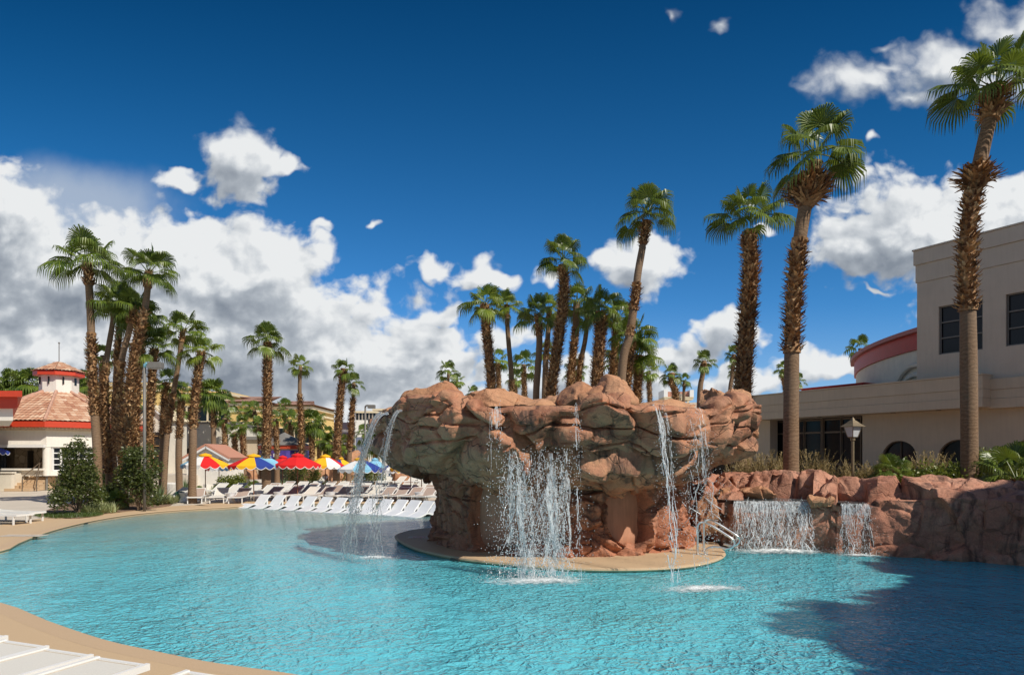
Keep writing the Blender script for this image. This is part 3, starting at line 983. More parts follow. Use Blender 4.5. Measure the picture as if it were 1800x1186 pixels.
# planting soil behind the ridge
mb = MB()
mb.grid(lambda u, v: (6.5 + 22 * u, 12 + 24 * v, (1.25 if (12 + 24 * v) < 27 else 1.25 - .4 * ((12 + 24 * v) - 27) / 9) + .10 * noise.noise(Vector((u * 12, v * 12, 0)))) if True else 0, 50, 40)
keep = []
for f_ in mb.f:
    cx = sum(mb.v[i][0] for i in f_) / 4; cy = sum(mb.v[i][1] for i in f_) / 4
    if cy + .9 * (cx - 7) > 19.6 and cy + 1.9 * (cx - 9) > 18.6: keep.append(f_)
mb.f = keep; mb.mi = [0] * len(keep)
o = mb.build('planting_bed', [M['soil']], smooth=True); tag(o, kind='structure')


# ------------------------------------------------------------------ buildings
def panel_with_holes(name, matr, parent, O, e, L, z0, z1, holes, depth=.25, top=None):
    """wall sheet from O along unit e, with openings [(s,z) outlines] and reveals running `depth` into the wall"""
    O = Vector(O); e = Vector((e[0], e[1], 0)).normalized()
    n = Vector((e.y, -e.x, 0))
    if n.dot(Vector((0, 0, 0)) - O) < 0: n = -n         # outward, towards the pool
    w = lambda s, z, k=0.0: local(parent, Vector((O.x, O.y, 0)) + e * s - n * k + Vector((0, 0, z)))
    mb = MB()
    outer = [(0, z0), (L, z0), (L, z1), (0, z1)]
    polys = [[Vector((a, b, 0)) for a, b in outer]] + [[Vector((a, b, 0)) for a, b in h] for h in holes]
    flat = [v for p in polys for v in p]
    tri = geometry.tessellate_polygon(polys)
    mb.add([w(v.x, v.y) for v in flat], tri)
    for h in holes:
        m_ = len(h)
        mb.add([w(a, b) for a, b in h] + [w(a, b, depth) for a, b in h], [(i, (i + 1) % m_, m_ + (i + 1) % m_, m_ + i) for i in range(m_)])
    o = mb.build(name, [matr], parent=parent)
    return o, w, n


def arch_poly(s0, s1, z0, z1, n=14):
    """opening with a half-round head"""
    r = (s1 - s0) / 2; c = (s0 + s1) / 2; zs = z1 - r * .92
    return [(s0, z0), (s1, z0)] + [(c + r * math.cos(PI * k / n), zs + .92 * r * math.sin(PI * k / n)) for k in range(n + 1)]


# --- the beige hall on the right
E = Vector((-.502, .865, 0)).normalized()                # along the facade, away from the camera
EN = Vector((-E.y, E.x, 0))                              # towards the pool
if EN.x > 0: EN = -EN


def FP(px, back=0.0):
    """point of the facade plane (set back by `back`) on the bearing of px"""
    A = Vector((21.04, 32, 0)) - EN * back
    k = (px - 900) / 1200
    y = (A.x + .58 * A.y) / (k + .58)
    return Vector((k * y, y, 0))


HALL = empty('hall_building', FP(1500))
tag(HALL, 'beige stucco hall with dark arched windows and a tall block behind the right palms', 'building')
p0, p1 = FP(1727), FP(1230)
mb = MB()
Lf = (p1 - p0).length


def hall_slab(mb, a, b2, z0, z1, thick, mi=0):
    """slab whose front face runs from a to b2, thick metres deep behind"""
    q = [a, b2, b2 - EN * thick, a - EN * thick]
    mb.prism([local(HALL, v).xy for v in q], z0, z1, mi)


hall_slab(mb, p0, p1, 4.60, 5.02, 6.0)
hall_slab(mb, p0 - EN * .03, p1 - EN * .03, 5.03, 5.43, 5.9)
hall_slab(mb, p0 - EN * .0, p1 - EN * .0, 5.44, 6.05, 6.0)
hall_slab(mb, p0 + EN * .04, p1 + EN * .04, 6.06, 6.13, 6.1)
o = mb.build('parapet', [M['stucco_hall']], parent=HALL)
mb = MB()
q0, q1 = FP(1900, .7), FP(1727.5, .7)
hall_slab(mb, q0, q1, 4.55, 4.98, 1.0); hall_slab(mb, q0 - EN * .03, q1 - EN * .03, 4.99, 5.4, 1.0); hall_slab(mb, q0, q1, 5.41, 5.9, 1.0)
o = mb.build('parapet', [M['stucco_hall']], parent=HALL)
mb = MB()
hall_slab(mb, p0 - EN * .06, p1 - EN * .06, 5.015, 5.035, 1.0); hall_slab(mb, p0 - EN * .06, p1 - EN * .06, 5.425, 5.445, 1.0)
mb.build('groove', [M['joint']], parent=HALL)

# ground floor wall with arched windows
w0, w1 = FP(1960, 1.3), FP(1516, 1.3)
Lw = (w1 - w0).length


def s_of(px, back=1.3, base=None):
    return (FP(px, back) - (base or w0)).length


holes = []
WIN = [(1551, 1611, 3.16), (1649, 1724, 3.16), (1776, 1862, 3.16)]
for a, b2, zt in WIN:
    holes.append(arch_poly(s_of(b2), s_of(a), 1.15, zt))
o, wfun, wn = panel_with_holes('wall', M['stucco_hall'], HALL, w0, E, Lw, .2, 4.6, holes, .28)
for (a, b2, zt), h in zip(WIN, holes):
    mb = MB()
    mb.add([wfun(s, z, .26) for s, z in h], [tuple(range(len(h)))])
    f0 = mb.build('window', [M['glass']], parent=HALL)
    fm = MB()
    for i in range(len(h)):
        s_, z_ = h[i]; s2, z2 = h[(i + 1) % len(h)]
        fm.bar(wfun(s_, z_, .20), wfun(s2, z2, .20), .09)
    sa, sb = s_of(b2), s_of(a)
    fm.bar(wfun((sa + sb) / 2, 1.15, .21), wfun((sa + sb) / 2, zt, .21), .06)
    fm.bar(wfun(sa, 2.05, .21), wfun(sb, 2.05, .21), .06)
    fm.build('window_frame', [M['bronze']], parent=f0)
# glazed front under the canopy
g0, g1 = FP(1515.5, 1.9), FP(1230, 1.9)
gl_ = (g1 - g0).length
mb = MB(); hall_slab(mb, g0, g1, .2, 4.59, .05)
gf = mb.build('glass_front', [M['glass']], parent=HALL)
mb = MB()
s = 0.0; k = 0
while s < gl_:
    q = g0 + E * s + EN * .05
    wd = .30 if k % 3 == 2 else .11
    mb.bar(local(HALL, q + Vector((0, 0, .2))), local(HALL, q + Vector((0, 0, 4.59))), wd, .12)
    s += 1.22; k += 1
for z in (1.9, 3.75, 4.5):
    mb.bar(local(HALL, g0 + EN * .05 + Vector((0, 0, z))), local(HALL, g1 + EN * .05 + Vector((0, 0, z))), .1)
mb.build('mullions', [M['bronze']], parent=gf)
mb = MB()
for px in (1338, 1352):
    q = FP(px, 1.2); mb.box(local(HALL, q + Vector((0, 0, 2.4))), (.7, .7, 4.38), rz=math.atan2(E.y, E.x))
mb.build('pillar', [M['stucco_hall']], parent=HALL)
for px in (1400, 1440, 1480, 1570, 1650):
    mb = MB(); q = FP(px, .6); mb.lathe(local(HALL, q + Vector((0, 0, 4.577))), [(.12, 0), (.12, .02)], 14)
    mb.build('soffit_light', [M['bronze']], parent=HALL)

# tall block
T0, T1 = FP(1960, .9), FP(1612, .9)
Lt = (T1 - T0).length
TW = [(1650, 1727.5, 7.35, 9.72), (1768, 1850, 7.35, 9.72)]
holes = [[(s_of(b2, .9, T0), za), (s_of(a, .9, T0), za), (s_of(a, .9, T0), zb), (s_of(b2, .9, T0), zb)] for a, b2, za, zb in TW]
o, tf, tn = panel_with_holes('wall', M['stucco_tower'], HALL, T0, E, Lt, 5.5, 11.1, holes, .22)
for h in holes:
    mb = MB(); mb.add([tf(s, z, .2) for s, z in h], [(0, 1, 2, 3)])
    f0 = mb.build('window', [M['glass']], parent=HALL)
    fm = MB(); (sa, za), (sb, _), (_, zb) = h[0], h[1], h[2]
    for s_ in (sa + .03, sb - .03, sa + (sb - sa) * .52): fm.bar(tf(s_, za, .12), tf(s_, zb, .12), .07)
    for k in range(4): fm.bar(tf(sa, za + .03 + (zb - za - .06) * k / 3, .13), tf(sb, za + .03 + (zb - za - .06) * k / 3, .13), .06)
    fm.build('window_frame', [M['galv']], parent=f0)
mb = MB()
hall_slab(mb, T0 + EN * .05, T1 + EN * .05 + E * .05, 11.11, 12.0, 9.0)
hall_slab(mb, T0 + EN * .12, T1 + EN * .12 + E * .12, 12.01, 12.72, 9.1)
hall_slab(mb, T0 + EN * .17, T1 + EN * .17 + E * .17, 12.73, 12.80, 9.2)
mb.build('cornice', [M['stucco_tower']], parent=HALL)
mb = MB()
q = [T1, T1 - EN * 9, T0 - EN * 9, T0 - EN * .5, T1 - EN * .5]
mb.prism([local(HALL, v).xy for v in [T1 - EN * .4, T1 - EN * 9, T0 - EN * 9, T0 - EN * .4]], 5.4, 11.1)
mb.add([tuple(local(HALL, v)) for v in (T1 + Vector((0, 0, 5.4)), T1 - EN * .41 + Vector((0, 0, 5.4)), T1 - EN * .41 + Vector((0, 0, 11.1)), T1 + Vector((0, 0, 11.1)))], [(0, 1, 2, 3)])
mb.build('block', [M['stucco_tower']], parent=HALL)

# curved rotunda with the red band
ROT = empty('rotunda', (47.4, 36.3, 0))
tag(ROT, 'curved pale wall with a dark red band and pink cap rising behind the beige hall', 'rotunda')


def arc_wall(mb, r0, r1, z0, z1, a0=150, a1=184, n=44):
    prof = [(r1, z0), (r1, z1), (r0, z1), (r0, z0)]
    b = len(mb.v)
    for i in range(n + 1):
        a = R(a0 + (a1 - a0) * i / n)
        for r, z in prof: mb.v.append((r * math.cos(a), r * math.sin(a), z))
    for i in range(n):
        for k in range(4):
            k2 = (k + 1) % 4
            mb.f.append((b + i * 4 + k, b + i * 4 + k2, b + (i + 1) * 4 + k2, b + (i + 1) * 4 + k)); mb.mi.append(0)


mb = MB(); arc_wall(mb, 25.0, 26.0, 0, 7.95); mb.build('wall', [M['stucco_cream']], parent=ROT, smooth=False)
mb = MB(); arc_wall(mb, 25.2, 26.12, 7.96, 8.82); mb.build('red_band', [M['darkred']], parent=ROT)
mb = MB(); arc_wall(mb, 25.0, 26.35, 8.83, 9.05); mb.build('cap', [mat('pink_cap', (.42, .16, .15), .7)], parent=ROT)
mb = MB()
for rr, off in ((2.25, .16), (1.75, .12), (1.25, .08)):
    pts = []
    for k in range(17):
        a = PI * k / 16
        th = R(180.5) - (rr * math.cos(a)) / 26.0
        pts.append(((26.0 + off) * math.cos(th), (26.0 + off) * math.sin(th), 4.9 + rr * math.sin(a)))
    mb.tube(pts, .13, 6)
mb.build('arch_moulding', [M['stucco_cream']], parent=ROT)
o = MB(); q = FP(1480, 5.0); o.box((0, 0, 6.35), (4.2, 2.2, .55), rz=math.atan2(E.y, E.x)); o.box((0, 0, 6.66), (4.5, 2.5, .06), rz=math.atan2(E.y, E.x))
o = o.build('roof_curb', [M['darkred']], loc=(q.x, q.y, 0)); tag(o, 'low dark red roof box on top of the beige hall', 'roof box')

# wing of the hotel beside the pool to the right, out of the picture: it shades the corner of the pool
WING = MB()
WING.prism([(15.7, .4), (19.0, 2.1), (20.8, 7.0), (25.5, 9.2), (44, 6), (44, -20), (16.2, -20)], 0, 15)
rw = random.Random(4)
for (xa, ya), (xb, yb) in (((15.7, .4), (19.0, 2.1)), ((15.7, .4), (16.2, -20)), ((19.0, 2.1), (20.8, 7.0))):
    Lq = math.hypot(xb - xa, yb - ya); s_ = .2
    while s_ < min(Lq, 9) - .3:                           # boxes added along the unseen roof edge to break up its shadow line
        w_ = rw.uniform(.3, .9); hh_ = rw.uniform(.1, .8)
        px_q, py_q = xa + (xb - xa) * s_ / Lq, ya + (yb - ya) * s_ / Lq
        WING.box((px_q + .25, py_q - .1, 15.002 + hh_ / 2), (w_, .5, hh_), rz=math.atan2(yb - ya, xb - xa)); s_ += w_ * rw.uniform(.8, 1.6)
o = WING.build('hotel_wing', [M['stucco_hall']]); tag(o, 'beige hotel wing standing beside the right end of the pool', 'building')


# --- tiled pavilion with a turret on the left
def tile_mat():
    m = bpy.data.materials.new('clay_roof_tile'); m.use_nodes = True
    t = NT(m.node_tree); b = m.node_tree.nodes['Principled BSDF']
    uv = m.node_tree.nodes.new('ShaderNodeUVMap'); uv.uv_map = 'UVMap'
    fl = t.vm('FLOOR', t.vm('ADD', uv.outputs[0], (.5, .02, 0)))
    wn = m.node_tree.nodes.new('ShaderNodeTexWhiteNoise'); wn.noise_dimensions = '2D'; t.l.new(fl, wn.inputs['Vector'])
    col = t.ramp(wn.outputs['Value'], [(0, (.42, .20, .12)), (.35, (.52, .29, .18)), (.7, (.60, .39, .26)), (1, (.68, .50, .36))])
    t.l.new(col, b.inputs['Base Color']); b.inputs['Roughness'].default_value = .8
    return m


M['tiles'] = tile_mat()


def tiled_roof(mb, verts_out, verts_in, zo, zi, col_w=.30, row_h=.40, amp=.05):
    """barrel-tiled roof facets between an outer and an inner polygon (local coordinates)"""
    n = len(verts_out); uvs = []
    for k in range(n):
        a, b2 = Vector((*verts_out[k], zo)), Vector((*verts_out[(k + 1) % n], zo))
        c, d = Vector((*verts_in[k], zi)), Vector((*verts_in[(k + 1) % n], zi))
        mid_o, mid_i = (a + b2) / 2, (c + d) / 2
        ux = (b2 - a).normalized(); up = (mid_i - mid_o); Ls = up.length; up.normalize(); nn = ux.cross(up)
        if nn.z < 0: nn = -nn
        wo, wi = (b2 - a).length, (d - c).length
        nr = max(2, int(Ls / row_h)); nc = max(3, int(wo / col_w)); sub = 5
        base = len(mb.v)
        W = nc * sub + 1
        for r in range(nr):
            for e_, lift in ((0.0, amp * .9), (.999, 0.0)):
                tt = (r + e_) / nr; half = (wo + (wi - wo) * tt) / 2
                for i in range(W):
                    xx = -wo / 2 + wo * i / (W - 1)
                    xc = max(-half, min(half, xx))
                    hh = amp * abs(math.sin(PI * (xc / col_w))) + lift
                    p = mid_o + ux * xc + up * (Ls * tt) + nn * hh
                    mb.v.append(tuple(p)); uvs.append((xc / col_w + k * 50, r + (.2 if e_ == 0 else .8)))
        for j in range(nr * 2 - 1):
            for i in range(W - 1):
                mb.f.append((base + j * W + i, base + j * W + i + 1, base + (j + 1) * W + i + 1, base + (j + 1) * W + i)); mb.mi.append(0)
    mb.uv = (mb.uv or []) + uvs


PAV = empty('pavilion', (-34.5, 52, 0))
tag(PAV, 'white octagonal pavilion with clay tile roof, red fascia and small turret on the left', 'pavilion')
ROTP = -64.5


def octa(r, off=0): return [(r * math.cos(R(ROTP + 45 * k + off)), r * math.sin(R(ROTP + 45 * k + off))) for k in range(8)]


mb = MB(); tiled_roof(mb, octa(5.95), octa(1.2), 4.78, 7.15)
mb.build('tile_roof', [M['tiles']], parent=PAV)
mb = MB()
for k in range(8):
    a, b2 = octa(5.95)[k], octa(1.25)[k]
    mb.tube([(a[0], a[1], 4.84), (b2[0], b2[1], 7.22)], .11, 6)
hm = mat('hip_tile', (.52, .30, .21), .8, var=.25, vscale=5)
mb.build('hip_ridge', [hm], parent=PAV)


def ring(mb, poly_o, poly_i, z0, z1):
    n = len(poly_o)
    vs = [(p[0], p[1], z) for z in (z0, z1) for p in poly_o] + [(p[0], p[1], z) for z in (z0, z1) for p in poly_i]
    fs = []
    for i in range(n):
        j = (i + 1) % n
        fs += [(i, j, n + j, n + i), (2 * n + i, 3 * n + i, 3 * n + j, 2 * n + j), (n + i, n + j, 3 * n + j, 3 * n + i), (i, 2 * n + i, 2 * n + j, j)]
    mb.add(vs, fs)


mb = MB(); ring(mb, octa(5.9), octa(5.0), 4.36, 4.78); mb.build('fascia', [M['red']], parent=PAV)
mb = MB(); ring(mb, octa(5.55), octa(5.0), 4.14, 4.35)
for k in range(8):
    a, b2 = Vector(octa(5.72)[k]), Vector(octa(5.72)[(k + 1) % 8]); nn_ = int((b2 - a).length / .22)
    for i in range(nn_): p = a.lerp(b2, (i + .5) / nn_); mb.box((p.x, p.y, 4.29), (.09, .09, .11))
mb.build('eave_moulding', [M['cream_trim']], parent=PAV)
mb = MB(); ring(mb, octa(5.2), octa(4.8), 3.0, 4.138); mb.build('beam', [M['stucco_white']], parent=PAV)
mb = MB()
for k in range(8):
    p = octa(5.0)[k]; mb.lathe((p[0], p[1], 0), [(.26, 1.0), (.26, 2.98)], 14)
mb.build('column', [M['stucco_white']], parent=PAV, smooth=False)
# face 7 (left of the front corner) is the open bar, face 0 and 1 are glazed
stonem = bpy.data.materials.new('rubble_stone'); stonem.use_nodes = True
t = NT(stonem.node_tree); b = stonem.node_tree.nodes['Principled BSDF']; c = t.coord('Object')
ed = t.voro(c, 2.2, 'DISTANCE_TO_EDGE'); cl = t.voro(c, 2.2, 'F1', 'Color')
cx_, _, _ = t.sep(cl)
t.l.new(t.mixc(t.mr(ed, 0, .05, 1, 0), t.ramp(cx_, [(0, (.26, .19, .12)), (1, (.46, .36, .25))]), (.10, .075, .05)), b.inputs['Base Color'])
b.inputs['Roughness'].default_value = .9
mb = MB(); ring(mb, octa(3.3), octa(3.1), 1.0, 3.1); mb.prism(octa(5.0), 2.99, 3.0); mb.build('inner_wall', [stonem], parent=PAV)


def face_pt(k, s, r, z):
    a, b2 = Vector(octa(r)[k % 8]), Vector(octa(r)[(k + 1) % 8]); p = a.lerp(b2, s); return Vector((p.x, p.y, z))


mb = MB()
mb.bar(face_pt(7, .5, 3.36, 1.2), face_pt(7, .5, 3.36, 2.75), 1.0, .06)
mb.build('doorway', [M['shadeglass']], parent=PAV)
mb = MB(); mb.bar(face_pt(7, .02, 5.1, 1.45), face_pt(7, .98, 5.1, 1.45), .5, .12); mb.bar(face_pt(7, .02, 5.0, 1.2), face_pt(7, .98, 5.0, 1.2), .2, .4)
mb.build('bar_counter', [M['stucco_white']], parent=PAV)
mb = MB(); mb.bar(face_pt(7, .02, 5.42, 3.06), face_pt(7, .98, 5.42, 3.06), .24, .20); mb.build('rolled_awning', [M['white']], parent=PAV)
for k in (0, 1, 2, 6, 5):
    mb = MB(); a = face_pt(k, .08, 4.95, 1.35); b2 = face_pt(k, .92, 4.95, 1.35)
    mb.add([a, b2, b2 + Vector((0, 0, 1.64)), a + Vector((0, 0, 1.64))], [(0, 1, 2, 3)])
    wn_ = mb.build('window', [M['glass']], parent=PAV)
    fm = MB()
    for i in range(7):
        s_ = .08 + .84 * i / 6; fm.bar(face_pt(k, s_, 5.0, 1.35), face_pt(k, s_, 5.0, 2.99), .09 if i % 6 else .16)
    for z in (1.37, 1.77, 2.18, 2.58, 2.95): fm.bar(face_pt(k, .08, 5.0, z), face_pt(k, .92, 5.0, z), .07)
    fm.build('window_frame', [M['white']], parent=wn_)
    mb = MB(); mb.bar(face_pt(k, .0, 5.02, 1.17), face_pt(k, 1, 5.02, 1.17), .3, .34); mb.build('sill_wall', [M['stucco_white']], parent=PAV)
mb = MB(); ring(mb, octa(1.30), octa(1.1), 7.0, 8.62); mb.build('turret_wall', [M['stucco_white']], parent=PAV)
mb = MB(); ring(mb, octa(1.68), octa(1.2), 8.42, 8.72); mb.build('turret_fascia', [M['red']], parent=PAV)
mb = MB(); tiled_roof(mb, octa(1.78), octa(.06), 8.72, 9.55, .24, .30, .05); mb.build('turret_roof', [M['tiles']], parent=PAV)
for k in (6, 7, 0, 1):
    mb = MB(); mb.bar(face_pt(k, .5, 1.31, 7.75), face_pt(k, .5, 1.31, 8.3), .26, .03); mb.build('turret_window', [M['glass']], parent=PAV)
mb = MB(); mb.tube([(0, 0, 9.5), (0, 0, 10.95)], .03, 6); mb.lathe((0, 0, 10.9), [(.01, 0), (.07, .05), (.07, .1), (.01, .15)], 8); mb.build('finial', [M['galv']], parent=PAV)

# terrace walls and steps in front of the pavilion
TER = empty('terrace_wall', (-34, 47, 0)); tag(TER, 'low cream terrace wall with a rounded cap in front of the white pavilion', 'wall')
def tb(mb, pxa, pxb, d, z0, z1, th):
    xa, xb = (pxa - 900) / 1200 * d, (pxb - 900) / 1200 * d
    mb.box(((xa + xb) / 2 + 34, d + th / 2 - 47, (z0 + z1) / 2), (xb - xa, th, z1 - z0))
mb = MB(); tb(mb, -60, 20, 46, 0, 1.20, .3); tb(mb, 29, 205, 49.0, 0, 1.24, .3); tb(mb, 14, 20, 46.31, 0, 1.19, 2.6)
mb.build('wall', [M['stucco_cream']], parent=TER)
mb = MB(); tb(mb, -60, 20.6, 45.93, 1.205, 1.31, .44); tb(mb, 28.5, 206, 48.93, 1.245, 1.35, .44)
mb.build('cap', [M['stucco_cream']], parent=TER)
ST_ = MB()
for k in range(6):
    ST_.box(((41 - 900) / 1200 * 47 + .3, 46.0 + .42 * k + .2, .09 + .18 * k), (1.75, .42, .18 + .0))
    ST_.box(((41 - 900) / 1200 * 47 + .3, 46.0 + .42 * k + .3, .045 * (2 * k + 1)), (1.7, .40, .17 * (k + .5)))
o = ST_.build('terrace_steps', [M['coping']]); tag(o, 'tan steps leading up through the terrace wall to the pavilion', 'steps')
for pxr, lab in ((43, 'bronze stair handrail on the left side of the tan terrace steps'), (68, 'bronze stair handrail on the right side of the tan terrace steps')):
    mb = MB(); x = (pxr - 900) / 1200 * 46.2
    pts = [(x, 46.0, 0), (x, 46.0, .95), (x + (.0 if pxr < 50 else -1.0), 47.8, 1.95), (x - (.6 if pxr < 50 else 1.6), 48.6, 2.0)]
    for a, b2 in zip(pts[:-1], pts[1:]): mb.tube([a, b2], .035, 6)
    mb.tube([(pts[2][0], pts[2][1], .9), pts[2]], .03, 6); mb.tube([(x, 46.0, .5), (pts[2][0], 47.8, 1.5)], .02, 6)
    o = mb.build('stair_handrail', [M['bronze']]); tag(o, lab, 'handrail')
TF = MB(); TF.box((-34, 53.5, .5), (22, 8.0, 1.0)); o = TF.build('terrace', [M['concrete']]); tag(o, kind='structure')

# corner of the nearer red roofed building at the left edge
NB = empty('corner_building', (-32, 40, 0)); tag(NB, 'corner of a white building with a stepped red roof edge at the left edge', 'building')
def cb(name, m_, pxr, d0, z0, z1, dep, y_off=0.0):
    mb = MB(); xr = (pxr - 900) / 1200 * d0
    xb = xr * (d0 + dep) / d0 - .25
    mb.prism([(-52 + 32, d0 - 40), (xr + 32, d0 - 40), (xb + 32, d0 + dep - 40), (-60 + 32, d0 + dep - 40)], z0, z1); mb.build(name, [m_], parent=NB)
cb('roof_edge', M['red'], 39, 37.6, 5.62, 5.95, 8.0); cb('fascia', M['red'], 31, 38.0, 5.02, 5.615, 7.5)
cb('beam', M['stucco_white'], 23, 38.3, 4.35, 5.015, 7.0); cb('wall', M['stucco_white'], -8, 38.7, 0, 4.345, 6.0)

# --- background buildings
def facade_box(name, label, cat, px0, px1, d, ytop, depth, matr, z0=0.0, win=None, trim=None, roof=None, rz=0.0, kind=None):
    """box building whose camera side spans px0..px1 at distance d with its roof line at photo row ytop"""
    x0_, x1_ = (px0 - 900) / 1200 * d, (px1 - 900) / 1200 * d
    z1_ = CAMH + (803 - ytop) / 1200 * d
    root = empty(name, ((x0_ + x1_) / 2, d, 0), rz); tag(root, label, cat)
    W = x1_ - x0_
    mb = MB(); mb.box((0, depth / 2, (z0 + z1_) / 2), (W, depth, z1_ - z0)); mb.build('wall', [matr], parent=root)
    if trim:
        tm, zs = trim; mb = MB()
        for z_, h_, pr in zs: mb.box((0, depth / 2, z1_ + z_), (W + 2 * pr, depth + 2 * pr, h_))
        mb.build('cornice', [tm], parent=root)
    if win:
        nx, nz, ww, wh, zf, zt, wm, fm_ = win
        for r in range(nz):
            for c_ in range(nx):
                cxw = -W / 2 + W * (c_ + .5) / nx; cz = zf + (zt - zf) * (r + .5) / nz
                mb = MB(); mb.box((cxw, -.02, cz), (ww, .12, wh)); f_ = mb.build('window', [wm], parent=root)
                if fm_:
                    mb = MB()
                    for sx in (-1, 1): mb.box((cxw + sx * (ww / 2 + .08), -.06, cz), (.16, .2, wh + .3))
                    mb.box((cxw, -.07, cz + wh / 2 + .1), (ww + .5, .24, .2)); mb.box((cxw, -.07, cz - wh / 2 - .1), (ww + .5, .24, .2))
                    mb.build('window_frame', [fm_], parent=f_)
    if roof:
        rm, rh, ov = roof; mb = MB()
        v = [(-W / 2 - ov, -ov, z1_ + .05), (W / 2 + ov, -ov, z1_ + .05), (W / 2 + ov, depth + ov, z1_ + .05), (-W / 2 - ov, depth + ov, z1_ + .05),
             (-W / 2 + depth / 2.2, depth / 2, z1_ + rh), (W / 2 - depth / 2.2, depth / 2, z1_ + rh)]
        mb.add(v, [(0, 1, 5, 4), (1, 2, 5), (2, 3, 4, 5), (3, 0, 4), (0, 3, 2, 1)]); mb.build('roof', [rm], parent=root)
    return root


clay = mat('clay_roof', (.36, .20, .14), .8, var=.15, vscale=1)
tr_ = (M['cream_trim'], [(-.5, .5, .5), (-1.6, .35, .25)])
facade_box('yellow_hotel', 'long yellow hotel block with cream cornices behind the palms on the left', 'building', 292, 402, 125, 688, 20, M['yellow_stucco'], win=(6, 3, 1.6, 2.6, 1, 12, M['glass'], M['cream_trim']), trim=tr_)
facade_box('yellow_hotel', 'central yellow hotel block with hipped clay roof behind the palms', 'building', 395, 462, 118, 706, 16, M['yellow_stucco'], win=(4, 2, 1.6, 2.8, .5, 9, M['glass'], M['cream_trim']), trim=tr_, roof=(clay, 1.6, 1.0))
facade_box('yellow_hotel', 'lower yellow hotel block right of the husky palm with a small chimney', 'building', 458, 546, 122, 712, 16, M['yellow_stucco'], win=(6, 2, 1.6, 2.6, .5, 8, M['glass'], M['cream_trim']), trim=tr_, roof=(clay, 1.4, 1.0))
facade_box('yellow_hotel', 'top storey of the yellow hotel showing left of the tall palm group', 'building', 168, 300, 135, 672, 20, M['yellow_stucco'], win=(6, 3, 1.7, 2.8, 1, 13, M['glass'], M['cream_trim']), trim=tr_)
facade_box('office_block', 'wide dark plum curtain wall building on the horizon', 'building', 545, 648, 340, 742, 40, M['plum'], win=(1, 4, 27, 1.3, 4, 17, mat('pale_band', (.30, .27, .27), .6), None))
facade_box('brick_house', 'small dark red brick house front with a white arched window far behind the umbrellas', 'building', 553, 568, 200, 757, 10, mat('dark_brick', (.26, .07, .06), .85), trim=(M['white'], [(-.2, .4, .2)]), win=(1, 1, 1.2, 2.6, 2, 7, M['white'], None))
facade_box('resort_tower', 'tan resort tower with rows of dark windows seen over the left rock spout', 'building', 625, 661, 300, 722, 25, M['tan_far'], win=(6, 2, .8, 4.6, 12.5, 21.5, M['glass'], None), trim=(M['cream_trim'], [(-.5, .8, .6)]))
facade_box('resort_tower', 'wider tan resort tower behind the first one with dark windows', 'building', 657, 700, 320, 718, 25, M['tan_far'], win=(7, 2, .8, 4.6, 14, 23, M['glass'], None), trim=(M['cream_trim'], [(-.5, .8, .6)]))
facade_box('white_podium', 'plain white podium building below the tan resort tower', 'building', 624, 672, 280, 738, 15, M['stucco_white'], win=(2, 1, 5, 7, 2, 12, mat('grey_blue_pane', (.16, .18, .24), .4), None))
# beige pool house complex
facade_box('pool_house', 'low beige pool house with a sloping parapet behind the umbrellas', 'building', 262, 395, 62, 744, 8, M['stucco_cream'], trim=(M['greyroof'], [(.08, .14, .12)]), win=(3, 1, 1.0, 1.6, 1.2, 3.4, M['glass'], M['cream_trim']))
facade_box('service_building', 'grey roofed service building with a rooftop air unit behind the umbrellas', 'building', 355, 455, 66, 772, 8, M['stucco_hall'], trim=(M['greyroof'], [(.12, .3, .25)]))


def gable(name, label, px, d, w, zt, zr, matr, rm):
    x = (px - 900) / 1200 * d
    root = empty(name, (x, d, 0)); tag(root, label, 'gabled building')
    mb = MB(); hw = w / 2
    mb.add([(-hw, 0, 0), (hw, 0, 0), (hw, 0, zt), (0, 0, zr), (-hw, 0, zt), (-hw, 3, 0), (hw, 3, 0), (hw, 3, zt), (0, 3, zr), (-hw, 3, zt)], [(0, 1, 2, 3, 4), (5, 9, 8, 7, 6), (0, 4, 9, 5), (1, 6, 7, 2)])
    mb.build('wall', [matr], parent=root)
    mb = MB()
    for s_ in (-1, 1): mb.bar((s_ * (hw + .25), 1.45, zt - .10), (0, 1.45, zr + .10), 3.4, .16)
    mb.build('roof', [rm], parent=root)
    mb = MB()
    for s_ in (-1, 1): mb.bar((s_ * (hw + .22), -.18, zt - .22), (0, -.18, zr - .04), .12, .2)
    mb.build('barge_board', [M['white']], parent=root)
    return root


gable('gable_house', 'white gabled pool cabin with a salmon tile roof behind the leftmost umbrella', 364, 50, 3.0, 2.3, 3.1, M['stucco_white'], M['salmon'])
gr_ = gable('gable_porch', 'narrow cream gabled porch with an arch and copper rails behind the light pole', 271, 55, 2.4, 5.3, 6.3, M['stucco_cream'], M['cream_trim'])
mb = MB(); mb.box((0, -.03, 2.6), (1.5, .06, 3.4)); mb.build('archway', [M['shadeglass']], parent=gr_)
mb = MB()
for z in (1.6, 2.4, 3.2, 4.0): mb.bar((-1.15, -.12, z), (1.15, -.12, z), .06)
for x in (-.7, 0, .7): mb.bar((x, -.12, .8), (x, -.12, 4.2), .06)
mb.build('copper_rail', [mat('copper_rail', (.45, .24, .09), .5)], parent=gr_)
mb = MB(); mb.box((0, 0, 0), (2.6, 1.6, .9)); mb.box((0, 0, .62), (3.2, 1.9, .32)); mb.box((0, 0, -.9), (1.2, 1.2, .9))
o = mb.build('rooftop_air_unit', [M['galv']], loc=((363 - 900) / 1200 * 67, 67, 4.6)); tag(o, 'grey rooftop air unit on the service building behind the leftmost umbrella', 'air unit')

